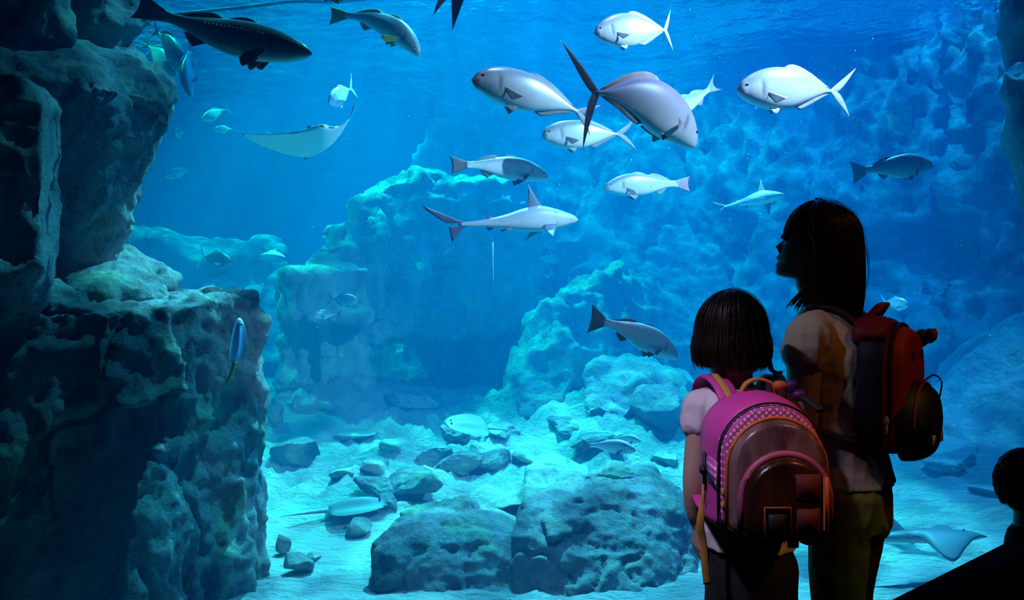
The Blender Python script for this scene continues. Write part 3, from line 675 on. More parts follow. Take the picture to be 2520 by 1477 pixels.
# -- big fish nearest the glass
fish('bass', (768,134), (340,16), 4.5, 4.7, S_DARK, F_DARK, 'largest dark fish at the top left with a row of pale dots on its side', depth=.90, arch=-.10, tails=.17, tailf=.20, pect=.25, dots=15)
fish('bass', (1038,132), (818,34), 5.6, 5.9, S_GREY, F_YEL, 'grey fish with a yellowish tail diving to the right near the top', depth=.95, arch=.42, pect=1.0)
fish('jack', (1461,82), (1652,74), 5.0, 5.15, S_SILVER, F_PALE, 'bright silver fish facing left, highest in the right half', depth=1.1, tails=.55, tailf=.10, arch=.05, bend=-.08)
fish('jack', (1812,222), (2094,228), 4.9, 5.1, S_SILVER, F_PALE, 'bright silver fish with a long forked tail above the taller girl', depth=.98, tails=.46, tailf=.22, arch=.06, roll=-.15)
fish('jack', (1716,352), (1418,224), 4.7, 4.15, S_AMBER, F_BROWN, 'largest violet backed fish with a tall crescent tail, facing down right', depth=.98, tails=.72, tailf=.16, arch=.52, pect=.75, tmat=F_BROWN, fork=.86)
fish('amber', (1160,194), (1462,292), 4.6, 4.9, S_SILVER, F_GREY, 'pale streamlined fish facing left behind the crescent tail', depth=1.08, arch=.14, tailf=.18, tails=.3)
fish('amber', (1333,334), (1560,330), 5.3, 5.5, S_GREY, F_GREY, 'grey silver fish half hidden behind the violet backed fish', depth=1.12, arch=.02)
fish('bass', (1628,282), (1766,204), 5.8, 6.1, S_GREY, F_GREY, 'small pale fish behind the violet backed fish, tail up to the right', depth=1.0, tails=.26, tailf=.22, fork=.5, arch=-.15)
fish('bass', (1350,434), (1112,404), 5.6, 5.3, S_GREY, F_DARK, 'grey fish with a shiny dotted flank swimming right above the shark', depth=1.05, arch=.12, tails=.2, dots=13)
fish('bass', (1486,462), (1694,452), 5.9, 6.1, S_GREY, F_GREY, 'plain grey fish facing left below the violet backed fish', depth=1.15, arch=.05, tmat=F_PINK)
fish('bass', (1669,878), (1455,782), 5.1, 4.8, S_GREY, F_DARK, 'slate blue fish facing down right, left of the smaller girl\'s hair', depth=1.12, arch=.14, tails=.30, tailf=.17)
fish('bass', (2297,406), (2098,424), 6.2, 6.0, S_GREY, F_PINK, 'pale grey fish with a pinkish tail facing right, right of the taller girl', depth=1.18, arch=.06, tails=.28, tailf=.2)
fish('amber', (2545,172), (2455,180), 5.5, 5.9, S_GREY, F_GREY, 'pale fish leaving the picture at the right edge', depth=1.15, fork=.3)
fish('bass', (862,-8), (772,-12), 4.6, 4.7, S_DARK, F_DARK, 'dark belly of a fish cut off by the top edge', depth=1.3, eye=False)
# -- small and far fish
fish('deep', (810,254), (872,212), 7.2, 7.6, S_SILVER, F_PALE, 'small white fish above the big swimming ray', depth=.85, tails=.6, hi=False)
fish('jack', (497,296), (564,264), 10.5, 10.8, S_GREY, F_GREY, 'faint fish with a forked tail in the open water, upper of two close together', hi=False, tails=.5)
fish('jack', (527,320), (580,318), 10.8, 11.0, S_GREY, F_GREY, 'faint fish in the open water, lower of two close together', hi=False, depth=1.15)
fish('jack', (430,330), (458,324), 11.5, 11.9, S_GREY, F_GREY, 'tiny faint fish nearest the tip of the overhang', hi=False, depth=1.2)
fish('jack', (402,436), (484,412), 12.5, 12.8, S_GREY, F_GREY, 'very faint fish low in the open water by the overhang', hi=False, tails=.5)
fish('jack', (569,648), (488,628), 9.4, 9.7, S_DARK, F_PALE, 'dark fish with long thin fins in front of the far reef', hi=False, depth=1.1, tails=.8, dors=1.8)
fish('bass', (468,238), (472,112), 7.6, 7.9, S_GREY, F_GREY, 'slender fish diving straight down beside the overhang', hi=False, arch=.3, roll=1.0)
fish('jack', (462,176), (372,58), 8.2, 8.7, S_GREY, F_GREY, 'pale fish in the crowd behind the overhang, upper of the crowd', hi=False, roll=.3)
fish('jack', (430,190), (352,96), 8.8, 9.2, S_GREY, F_GREY, 'pale fish in the crowd behind the overhang, lowest of the crowd', hi=False)
fish('amber', (452,150), (360,118), 9.5, 9.9, S_GREY, F_GREY, 'dim fish in the crowd behind the overhang, middle of the crowd', hi=False)
fish('jack', (330,28), (246,-6), 6.4, 6.8, S_GREY, F_GREY, 'fish half hidden above the dark rock at the upper left', hi=False)
fish('jack', (328,504), (262,462), 8.5, 8.8, S_DARK, F_DARK, 'dark fish peeking out from behind the cliff', hi=False)
fish('bass', (316,474), (280,440), 9.5, 9.8, S_DARK, F_DARK, 'tiny dark fish just under the overhang edge', hi=False)
fish('deep', (2236,752), (2168,742), 6.6, 6.9, S_SILVER, F_PALE, 'small white fish above the red backpack', hi=False, depth=.85)
fish('bass', (1566,1108), (1434,1096), 5.9, 6.1, S_SILVER, F_GREY, 'pale fish low over the largest boulder, nearer of two', depth=1.2, arch=.12, tails=.3, hi=False)
fish('bass', (1578,1086), (1500,1080), 6.5, 6.7, S_SILVER, F_GREY, 'pale fish low over the largest boulder, farther of two', depth=1.2, arch=.12, hi=False)
fish('deep', (880,740), (806,736), 8.4, 8.6, S_DARK, F_DARK, 'dim fish in the shade of the outcrop block, upper of two', hi=False, depth=.8)
fish('deep', (772,776), (842,772), 8.4, 8.6, S_DARK, F_DARK, 'dim fish in the shade of the outcrop block, lower of two', hi=False, depth=.8)

def shark(nose, tail, Y0, Y1, label, arch=0.0, bend=0.0, dors=.17, roll=0.0, name='shark', pect=(.20, -.10), sk=None):
    a, b_ = P(*nose, Y0), P(*tail, Y1)
    L_ = (a - b_).length / 1.10
    K = dict(x=[0,.03,.10,.20,.34,.48,.64,.80,.93,1], t=[.0,.026,.058,.092,.122,.104,.060,.032,.018,.014], b=[-.008,-.026,-.048,-.068,-.080,-.074,-.050,-.028,-.018,-.014], w=[0,.034,.055,.066,.075,.066,.042,.022,.013,.008])
    M = Mesh(); body_grid(M, K, L_, 48, 28)
    n = 9; u_ = np.linspace(0, 1, n)
    F = lambda b, t, th=.007, nr=(0, 1, 0), mi=1, bow=0: M.fin(np.array(b) * L_, np.array(t) * L_, th * L_, nr, mi, 7, bow * L_)
    F(np.stack([-.31 - .12 * u_, 0 * u_, .105 - .012 * u_], 1), np.stack([-.42 - .02 * u_, 0 * u_, .09 + dors * (1 - .95 * u_ ** .8)], 1))       # dorsal
    F(np.stack([-.72 - .04 * u_, 0 * u_, .036 - .006 * u_], 1), np.stack([-.77 - .02 * u_, 0 * u_, .065 * (1 - .5 * u_)], 1), .004)
    F(np.stack([-.72 - .04 * u_, 0 * u_, -.03 + .004 * u_], 1), np.stack([-.77 - .02 * u_, 0 * u_, -.06 * (1 - .4 * u_)], 1), .004)
    F(np.stack([-.95 - .05 * u_, 0 * u_, .014 - .004 * u_], 1), np.stack([-1.27 + .17 * u_, 0 * u_, .15 - .135 * u_ ** .8], 1), .006)   # upper lobe
    F(np.stack([-.95 - .05 * u_, 0 * u_, -.012 + .004 * u_], 1), np.stack([-1.06 - .02 * u_, 0 * u_, -.13 + .12 * u_], 1), .006)
    for s in (1, -1):
        F(np.stack([-.23 - .11 * u_, s * (.055 + .01 * u_), -.035 + 0 * u_], 1), np.stack([-.37 + .005 * u_, s * (.06 + pect[0] * (1 - .75 * u_)), -.04 + pect[1] * (1 - .75 * u_)], 1), .007, (0, 0, 1))
        F(np.stack([-.58 - .06 * u_, s * .03 + 0 * u_, -.04 + 0 * u_], 1), np.stack([-.65 - .01 * u_, s * (.03 + .05 * (1 - .7 * u_)), -.07 + .02 * u_], 1), .004, (0, .3 * s, 1))
    o = M.build(name, [sk or S_SHARK, F_SHK], xf=bender(L_, bend, arch))
    eyes(o, L_, -.075, .044, .006, .007, False)
    place(o, a, a - b_, roll=roll); tag(o, label, 'shark')
    return o
shark((1421,540), (1108,556), 5.4, 5.0, 'grey shark with a tall dorsal fin swimming right, larger of the two sharks', dors=.20, arch=-.02, bend=.12)
shark((1932,480), (1762,508), 6.8, 7.3, 'smaller pale shark left of the taller girl\'s hair', dors=.22, bend=.1, roll=-.35)
shark((1230,-60), (860,-48), 4.6, 4.9, 'shark passing above the picture, only its dark fin tips hanging in view', pect=(.10, -.26), dors=.1)

# -- rays
def ray(name, label, pos, fwd, up, span, chord, curlL, curlR, sk, tail=1.0, tailr=.02, edge=None, snout=.12, pw=1.4, gills=False, cat='ray', thick=.10, tailbend=0.0, dorsal=False, tailz=0.0, disc=False):
    M = Mesh(); n, m = 33, 21
    v_ = np.linspace(-1, 1, n)[:, None]; s = np.linspace(0, 1, m)[None]
    av = np.abs(v_)
    xl = chord * (.5 * (1 - av ** pw) - .02) + snout * chord * np.exp(-(v_ / .13) ** 2)
    xt = chord * (-.5 * (1 - av ** .9) - .06 * np.sin(math.pi * av) * (1 if pw < 1.6 else 0)) - chord * .04
    if disc:
        v_ = np.sin(v_ * math.pi / 2); av = np.abs(v_); c_ = np.sqrt(np.clip(1 - av ** 2, 0, 1)); xl = chord * (.5 * c_ + snout * .5 * np.exp(-(v_ / .2) ** 2)); xt = -chord * .5 * c_
    x = xl * (1 - s) + xt * s; y = v_ * span / 2 * np.ones_like(s)
    th = thick * chord * ((1 - av ** 1.2) * .9 * np.exp(-(v_ / .35) ** 2) + .10 * (1 - av)) * np.sin(math.pi * np.clip(s, 0, 1)) ** .6
    cu = np.where(v_ > 0, curlL, curlR) * av ** 2 * span / 2
    y = y * (1 - .35 * np.abs(np.where(v_ > 0, curlL, curlR)) * av)
    x = x - .18 * chord * av ** 2
    Z = cu * np.ones_like(s)
    one = np.ones_like(x)
    ed = np.clip(np.maximum(av ** 6, np.abs(2 * s - 1) ** 10), 0, 1) * one
    ct = np.stack([.12 * one, ed, 0 * one], -1); cb = np.stack([.92 * one, ed, 0 * one], -1)
    if gills:
        for gk in range(5):
            for sg in (1, -1):
                g = np.exp(-((x - chord * (.24 - .055 * gk)) / (.012 * chord)) ** 2 - ((y - sg * span * .075) / (.014 * span)) ** 2)
                cb[..., 2] = np.maximum(cb[..., 2], (g > .35) * 1.0)
    M.grid(np.stack([x, y, Z + th], -1), 0, ct); M.grid(np.stack([x, y, Z - th * .6], -1), 1, cb, flip=True)
    k = 26; tt = np.linspace(0, 1, k); a = np.linspace(0, 2 * math.pi, 8, endpoint=False)
    r = tailr * chord * (1 - tt) ** .8 + .0015
    cx = -chord * .48 - tail * chord * tt; cyy = tailbend * chord * tt ** 2
    pts = np.stack([cx[:, None] + 0 * a, cyy[:, None] + r[:, None] * np.cos(a), r[:, None] * np.sin(a) + (tailz * chord * tt ** 1.3)[:, None]], -1)
    M.grid(pts, 2, wrap=True, cap=True)
    if dorsal:
        u_ = np.linspace(0, 1, 7)
        M.fin(np.stack([-.55 * chord - .12 * chord * u_, 0 * u_, .01 + 0 * u_], 1), np.stack([-.68 * chord - .03 * chord * u_, 0 * u_, .13 * chord * (1 - .9 * u_)], 1), .006, (0, 1, 0), 2, 4)
    o = M.build(name, [sk, sk, edge or sk])
    for sd in (1, -1):
        bm = bmesh.new(); bmesh.ops.create_uvsphere(bm, u_segments=10, v_segments=8, radius=.022 * chord)
        bmesh.ops.translate(bm, verts=bm.verts, vec=(chord * .36, sd * span * .055, thick * chord * .55))
        e = from_bm('eye', bm, M_EYE); e.parent = o
    o.matrix_world = Matrix.Translation(pos) @ basis(fwd, up)
    tag(o, label, cat)
    return o
ray('eagle_ray', 'big pale bellied ray with raised wings gliding in the open water', P(772, 352, 6.2), (.36, -.90, .12), (-.20, .04, .97), 1.10, .72, .66, .30, S_RAY, tail=.60, tailr=.03, tailbend=-.3, tailz=.5, gills=True, dorsal=True, snout=.10)
ray('stingray', 'dark stingray resting on the near sand by the cliff foot', P(880, 1262, ground_y(880, 1268)) + Vector((0, 0, .05)), (.93, .30, .05), (0, -.1, 1), .42, .48, .06, .06, S_RAY, tail=.75, tailr=.04, snout=.02, pw=2.2, thick=.16, disc=True)
ray('stingray', 'small violet ray with yellow edges and tail swimming up past the cliff', P(583, 838, 4.55), (.10, .05, 1), (.72, -.70, 0), .12, .25, .5, .1, S_RAYV, tail=.72, tailr=.05, edge=fin_mat('yellow_tail', (.62, .62, .06)), pw=2.2, snout=.02, tailbend=.3, disc=True)
ray('ray', 'white ray seen from the front before the far reef', P(668, 622, 8.6), (.1, -.95, -.2), (0, .25, .95), .32, .26, -.35, -.35, S_RAYL, tail=.8, snout=.1)
ray('stingray', 'blue round stingray hovering over the rubble in mid tank', P(1148, 1048, 8.0), (-.9, -.35, .15), (-.1, -.45, .85), .40, .46, .1, .1, S_GUIT, tail=.6, tailr=.03, snout=.02, pw=2.2, disc=True)

def guitarfish(label, head, tail, Y0, Y1, roll=0.0):
    a, b_ = P(*head, Y0), P(*tail, Y1); L_ = (a - b_).length
    M = Mesh()
    x = np.linspace(0, 1, 50); hw = ip(x, [0,.06,.16,.28,.36,.44,.60,.80,1], [.004,.06,.16,.235,.19,.095,.06,.028,.006]); hh = ip(x, [0,.06,.16,.28,.36,.5,.7,.9,1], [.004,.024,.044,.060,.062,.056,.038,.020,.006])
    a_ = np.linspace(0, 2 * math.pi, 24, endpoint=False)
    pts = np.stack([-x[:, None] + 0 * a_, hw[:, None] * np.sin(a_), hh[:, None] * (.35 + np.cos(a_) * (.9 + 0 * x[:, None]))], -1)
    # the disc edge droops on one side as it banks
    pts[..., 2] += -1.1 * np.where(pts[..., 1] < 0, np.abs(pts[..., 1]) ** 2 * 4, np.abs(pts[..., 1]) ** 2 * -2.2)
    col = np.stack([(1 - np.cos(a_)) / 2 * np.ones((50, 1)), np.zeros((50, 24)), np.zeros((50, 24))], -1)
    M.grid(pts * L_, 0, col, wrap=True, cap=True)
    u_ = np.linspace(0, 1, 9)
    for xb in (.52, .74):
        M.fin(np.stack([-xb - .08 * u_, 0 * u_, .045 - .012 * u_], 1) * L_, np.stack([-xb - .15 - .01 * u_, 0 * u_, .05 + .20 * (1 - .95 * u_)], 1) * L_, .006 * L_, (0, 1, 0), 1, 6)
    M.fin(np.stack([-.93 - .06 * u_, 0 * u_, .01 - .01 * u_], 1) * L_, np.stack([-1.08 + .03 * u_, 0 * u_, .10 - .14 * u_], 1) * L_, .004 * L_, (0, 1, 0), 1, 6)
    for s in (1, -1):
        M.fin(np.stack([-.42 - .07 * u_, s * .06 + 0 * u_, 0 * u_], 1) * L_, np.stack([-.50 - .02 * u_, s * (.06 + .08 * (1 - .8 * u_)), -.01 + 0 * u_], 1) * L_, .004 * L_, (0, 0, 1), 1, 4)
    o = M.build('guitarfish', [S_GUIT, S_GUIT])
    for sd in (1, -1):
        bm = bmesh.new(); bmesh.ops.create_uvsphere(bm, u_segments=10, v_segments=8, radius=.010 * L_)
        bmesh.ops.translate(bm, verts=bm.verts, vec=(-.15 * L_, sd * .045 * L_, .040 * L_))
        e = from_bm('eye', bm, M_EYE); e.parent = o
    place(o, a, a - b_, roll=roll); tag(o, label, 'ray')
    return o
guitarfish('large grey guitarfish with a raised fin gliding low over the right sand', (2430, 1322), (2070, 1330), 5.0, 5.3, roll=-.5)
guitarfish('faint blue guitarfish far behind, under the bottom of the red backpack', (2300, 1172), (2480, 1150), 7.6, 8.0, roll=.3)

# dots on the dark fish, hose, thin line, specks
def tube(name, pts, r, m, parent=None, seg=8, taper=False):
    M = Mesh(); pts = np.array([tuple(p) for p in pts], float); n = len(pts); rings = []
    for i in range(n):
        d = pts[min(i + 1, n - 1)] - pts[max(i - 1, 0)]; d /= np.linalg.norm(d) + 1e-9
        a = np.cross(d, (0, 0, 1.0)) if abs(d[2]) < .9 else np.cross(d, (1.0, 0, 0)); a /= np.linalg.norm(a); b = np.cross(d, a)
        rr = r[i] if hasattr(r, '__len__') else r
        t = np.linspace(0, 2 * math.pi, seg, endpoint=False)
        rings.append(pts[i] + rr * (np.cos(t)[:, None] * a + np.sin(t)[:, None] * b))
    M.grid(np.array(rings), 0, wrap=True, cap=True)
    return M.build(name, [m], parent)
def curve3(ctrl, n=24):
    c = np.array([tuple(p) for p in ctrl], float); t = np.linspace(0, 1, len(c)); q = np.linspace(0, 1, n)
    return [Vector([float(ip(np.array([x]), t, c[:, k])[0]) for k in range(3)]) for x in q]
M_HOSE = simple('dark_hose', (0.03, 0.08, 0.12), 0.6)
o = tube('air_hose', curve3([P(380, 40, 8.5), P(600, 18, 8.8), P(720, 4, 9.0), P(840, 4, 9.2), P(960, -10, 9.4)]), .018, M_HOSE)
tag(o, 'thin dark air hose floating along the top of the open water', 'hose')
o = tube('thin_line', [P(1213, 596, 6.5), P(1213, 640, 6.5), P(1214, 694, 6.5)], .0035, simple('pale_line', (.6, .7, .7), .5))
tag(o, 'short thin pale thread hanging in the water below the larger shark', 'thread')
bm = bmesh.new(); rs = np.random.RandomState(3)
for k in range(170):
    px, py, Yk = rs.uniform(700, 2500), rs.uniform(0, 1100), rs.uniform(3.8, 7)
    if k % 3 == 0: px, py = rs.normal(1900, 260), rs.normal(330, 200)
    r_ = rs.uniform(.0015, .0045)
    g = bmesh.ops.create_icosphere(bm, subdivisions=1, radius=r_); bmesh.ops.translate(bm, verts=g['verts'], vec=P(px, py, Yk))
tag(from_bm('floating_specks', bm, simple('speck', (.85, .9, .9), .5)), 'tiny pale specks drifting in the water all over the tank', 'specks', kind='stuff')
# ================================================================== the visitors' room
M_DARK = simple('dark_paint', (0.012, 0.014, 0.02), 0.7, spec=0.3)
M_FLOOR = simple('dark_floor', (0.02, 0.02, 0.025), 0.35, spec=0.4)
M_CARP = simple('navy_laminate', (0.012, 0.022, 0.045), 0.7, spec=0.2)
M_BLACK = simple('black_lacquer', (0.001, 0.001, 0.0015), 0.8, spec=0.03)
gm = bpy.data.materials.new('clear_acrylic'); gm.use_nodes = True; nt = gm.node_tree; nt.nodes.clear()
out = N(nt, 'ShaderNodeOutputMaterial'); tr = N(nt, 'ShaderNodeBsdfTransparent'); gl = N(nt, 'ShaderNodeBsdfGlossy'); mx = N(nt, 'ShaderNodeMixShader'); fr = N(nt, 'ShaderNodeFresnel')
tr.inputs[0].default_value = (0.985, 0.99, 0.995, 1); gl.inputs['Roughness'].default_value = 0.03; fr.inputs['IOR'].default_value = 1.25
nt.links.new(fr.outputs[0], mx.inputs[0]); nt.links.new(tr.outputs[0], mx.inputs[1]); nt.links.new(gl.outputs[0], mx.inputs[2]); nt.links.new(mx.outputs[0], out.inputs['Surface'])
XW, YB, YG, ZC, X2 = 4.2, -3.2, 3.08, 3.4, 3.9
for nm, b_, m_ in (('floor', (-XW, XW, YB, 3.28, -0.2, 0.0), M_FLOOR), ('ceiling', (-XW, XW, YB, 3.28, ZC, ZC + .2), M_DARK),
                   ('wall_left', (-XW - .2, -XW, YB, 3.28, -0.2, ZC + .2), M_DARK), ('wall_right', (XW, XW + .2, YB, 3.28, -0.2, ZC + .2), M_DARK),
                   ('wall_rear', (-XW, XW, YB - .2, YB, -0.2, ZC + .2), M_DARK)):
    tag(from_bm(nm, box_bm(*b_), m_, smooth=False), kind='structure')
def multi_box(name, boxes, m, bevel=0.0):
    bm = bmesh.new()
    for b_ in boxes:
        b2 = box_bm(*b_); t = bpy.data.meshes.new('t'); b2.to_mesh(t); b2.free(); bm.from_mesh(t); bpy.data.meshes.remove(t)
    return from_bm(name, bm, m, smooth=False)
tag(multi_box('wall_front', [(-13.2, 13.2, YG, 3.28, -1.4, 0.04), (-13.2, 13.2, YG, 3.28, 3.1, 8.2), (-13.2, -X2, YG, 3.28, 0.04, 3.1), (X2, 13.2, YG, 3.28, 0.04, 3.1)], M_DARK), kind='structure')
tag(from_bm('window_1', box_bm(-X2, X2, YG + .04, 3.26, .04, 3.1), gm, smooth=False), kind='structure')

# low wall along the viewing step, with a black cap
wa = Vector((0.76, 1.65, 0)); wd = Vector((1.35 - .76, 2.14 - 1.65, 0)).normalized(); wn = Vector((wd.y, -wd.x, 0))
def wall_prism(name, s0, s1, o0, o1, z0, z1, m, parent=None, bev=.006):
    bm = bmesh.new(); q = [wa + wd * s + wn * o for s, o in ((s0, o0), (s1, o0), (s1, o1), (s0, o1))]
    vs_ = [bm.verts.new((p.x, p.y, z)) for z in (z0, z1) for p in q]
    for f in ((3, 2, 1, 0), (4, 5, 6, 7), (0, 1, 5, 4), (1, 2, 6, 5), (2, 3, 7, 6), (3, 0, 4, 7)): bm.faces.new([vs_[i] for i in f])
    bmesh.ops.recalc_face_normals(bm, faces=bm.faces)
    bmesh.ops.bevel(bm, geom=list(bm.edges), offset=bev, segments=2, affect='EDGES')
    return from_bm(name, bm, m, parent, smooth=False)
lw = wall_prism('low_wall', -.75, 1.75, .01, .065, 0, .655, M_CARP)
tag(lw, 'low navy partition wall with a black top crossing the lower right corner', 'partition')
wall_prism('cap', -.77, 1.77, 0, .075, .655, .69, M_BLACK, lw)
# ================================================================== people
def skin_mat(name, col):
    m, nt, b = mat(name)
    b.inputs['Base Color'].default_value = (*col, 1); b.inputs['Roughness'].default_value = 0.5
    b.inputs['Subsurface Weight'].default_value = 0.0
    return m
M_SKIN = skin_mat('skin', (0.50, 0.34, 0.26))
M_SHIRT = simple('white_cotton', (0.72, 0.70, 0.70), 0.85, bump=(60, .15, .004), sheen=.2)
M_SHIRT2 = simple('grey_cotton', (0.50, 0.47, 0.44), 0.85, bump=(60, .15, .004), sheen=.2)
M_TROUS = simple('olive_cotton', (0.22, 0.23, 0.05), 0.8, bump=(9, .5, .02), var=.08)
M_TROUSB = simple('black_cotton', (0.012, 0.012, 0.014), 0.85, bump=(20, .3, .01))
M_SHOE = simple('black_shoe', (0.02, 0.02, 0.02), 0.5)
def hair_mat(name, c1, c2):
    m, nt, b = mat(name); L = nt.links.new
    tc = N(nt, 'ShaderNodeTexCoord'); mp = N(nt, 'ShaderNodeMapping'); mp.inputs['Scale'].default_value = (70, 70, 5)
    n = N(nt, 'ShaderNodeTexNoise'); n.inputs['Scale'].default_value = 1.5; n.inputs['Detail'].default_value = 3
    L(tc.outputs['Object'], mp.inputs[0]); L(mp.outputs[0], n.inputs['Vector'])
    mx = N(nt, 'ShaderNodeMix', data_type='RGBA'); mx.inputs[6].default_value = (*c1, 1); mx.inputs[7].default_value = (*c2, 1)
    L(n.outputs['Fac'], mx.inputs[0]); L(mx.outputs[2], b.inputs['Base Color'])
    b.inputs['Roughness'].default_value = 0.42; b.inputs['Specular IOR Level'].default_value = 0.35
    return m
M_HAIR = hair_mat('dark_brown_hair', (0.005, 0.003, 0.002), (0.024, 0.012, 0.007))

def ellipsoid(bm, c, r, rot=None, seg=20):
    g = bmesh.ops.create_uvsphere(bm, u_segments=seg, v_segments=max(8, seg // 2), radius=1)
    M_ = Matrix.Translation(c) @ (rot.to_matrix().to_4x4() if rot else Matrix()) @ Matrix.Diagonal((*r, 1))
    bmesh.ops.transform(bm, matrix=M_, verts=g['verts'])
def limb(bm, pts, sq=1.0, seg=16, ax=None):
    """tapered limb through (x, y, z, r): stacked rings with round ends"""
    P_ = np.array([p[:3] for p in pts], float); r = np.array([p[3] for p in pts], float)
    k = len(pts); t = np.linspace(0, k - 1, (k - 1) * 6 + 1); xs = np.arange(k)
    if k > 2: Q = np.stack([ip(t, xs, P_[:, i]) for i in range(3)], 1); rr = ip(t, xs, r)
    else: Q = np.stack([np.interp(t, xs, P_[:, i]) for i in range(3)], 1); rr = np.interp(t, xs, r)
    rings = []; n = len(Q)
    for i in range(n):
        d = Q[min(i + 1, n - 1)] - Q[max(i - 1, 0)]; d /= np.linalg.norm(d) + 1e-9
        a = np.cross(d, (1.0, 0, 0) if abs(d[0]) < .8 else (0, 0, 1.0)); a /= np.linalg.norm(a); b = np.cross(d, a)
        th = np.linspace(0, 2 * math.pi, seg, endpoint=False)
        rings.append([bm.verts.new(Q[i] + rr[i] * (math.cos(x) * a + math.sin(x) * sq * b)) for x in th])
    for i in range(n - 1):
        for j in range(seg): bm.faces.new((rings[i][j], rings[i][(j + 1) % seg], rings[i + 1][(j + 1) % seg], rings[i + 1][j]))
    bm.faces.new(rings[0][::-1]); bm.faces.new(rings[-1])
    for e_ in (0, -1): ellipsoid(bm, Q[e_], (rr[e_],) * 3, seg=12)
def loft(bm, rings):
    """rings: list of (m, 3) arrays"""
    R_ = [[bm.verts.new(p) for p in r] for r in rings]; m = len(R_[0])
    for i in range(len(R_) - 1):
        for j in range(m): bm.faces.new((R_[i][j], R_[i][(j + 1) % m], R_[i + 1][(j + 1) % m], R_[i + 1][j]))
    bm.faces.new(R_[0][::-1]); bm.faces.new(R_[-1])
def torso_rings(bm, st, m=32):
    """st: (z, x centre, y centre, half depth, half width)"""
    z = np.array([s[0] for s in st]); o = np.argsort(z); st = np.array(st)[o]; z = st[:, 0]
    zz = np.linspace(z[0], z[-1], 40); a = np.linspace(0, 2 * math.pi, m, endpoint=False)
    xc, yc, hd, hw = (ip(zz, z, st[:, k]) for k in (1, 2, 3, 4)); e = 0.85
    c, s_ = np.cos(a), np.sin(a); cx = np.sign(c) * np.abs(c) ** e; sy = np.sign(s_) * np.abs(s_) ** e
    loft(bm, [np.stack([xc[i] + hd[i] * cx, yc[i] + hw[i] * sy, zz[i] + 0 * a], 1) for i in range(len(zz))])
def hand(bm, w, d, side, palm_n, L_=.15, curl=.5):
    """palm, five separate bent fingers; w wrist, d pointing direction, palm_n the way the palm faces"""
    w, d, pn = Vector(w), Vector(d).normalized(), Vector(palm_n).normalized(); ac = d.cross(pn).normalized() * side
    s = L_ / .17
    for k in range(5):
        t = (k - 2) * .011 * s
        limb(bm, [(*(w + ac * t * .7), .013 * s), (*(w + d * .075 * s + ac * t * 1.6), .0115 * s)], seg=10)
    for k, (off, ln) in enumerate(((.030, .062), (.010, .072), (-.010, .067), (-.029, .053))):
        b0 = w + d * .078 * s + ac * off * s; dd = d.copy(); p = [(*b0, .0090 * s)]
        for j, fr in enumerate((.42, .32, .26)):
            ang = curl * (.5 + .35 * j); dd = (dd * math.cos(ang * .8) + pn * math.sin(ang * .8)).normalized(); pn2 = pn
            b0 = b0 + dd * ln * fr * s; p.append((*b0, (.0082 - .0009 * j) * s))
        limb(bm, p, seg=9)
    t0 = w + d * .022 * s + ac * .024 * s; td = (d * .65 + ac * .75 + pn * .35).normalized(); t1 = t0 + td * .034 * s; t2 = t1 + (d * .9 + ac * .25 + pn * .4).normalized() * .030 * s
    limb(bm, [(*t0, .012 * s), (*t1, .0098 * s), (*t2, .0075 * s)], seg=9)
def head_rings(bm, cx, cy, prof, back, wid, nose=None, eyes_z=None, m=56, z0=None, z1=None, n=70, nw=.0105, mw=.022, nz=-9):
    """head by level slices: prof / back / wid are (z, value) tables; nose (z, extra) stays near the middle line"""
    g = lambda tb, z: ip(z, [q[0] for q in tb], [q[1] for q in tb])
    z = np.linspace(z0, z1, n); z = z0 + (z1 - z0) * (1 - np.cos(np.linspace(0, math.pi, n))) / 2
    f, bk, w_ = g(prof, z), g(back, z), np.maximum(g(wid, z), .002); no = g(nose, z) if nose else 0 * z
    a = np.linspace(-math.pi, math.pi, m, endpoint=False); a = np.sign(a) * np.abs(a / math.pi) ** 1.25 * math.pi   # more points at the face
    rings = []
    for i in range(n):
        c, s_ = np.cos(a), np.sin(a); mid = (f[i] * .45 + bk[i] * .55); ef = .82
        x = np.where(c > 0, mid + (f[i] - mid) * np.abs(c) ** ef, mid - (mid - bk[i]) * np.abs(c) ** .9)
        y = w_[i] * np.sign(s_) * np.abs(s_) ** .95
        x = x + no[i] * np.exp(-(np.abs(y) / (nw if z[i] > nz else mw)) ** 2.4) * (c > 0)
        if eyes_z is not None:
            x = x - .010 * np.exp(-((z[i] - eyes_z) / .011) ** 2) * (np.exp(-((np.abs(y) - .030) / .014) ** 2)) * (c > 0)
        rings.append(np.stack([cx + x, cy + y, z[i] + 0 * a], 1))
    loft(bm, rings)
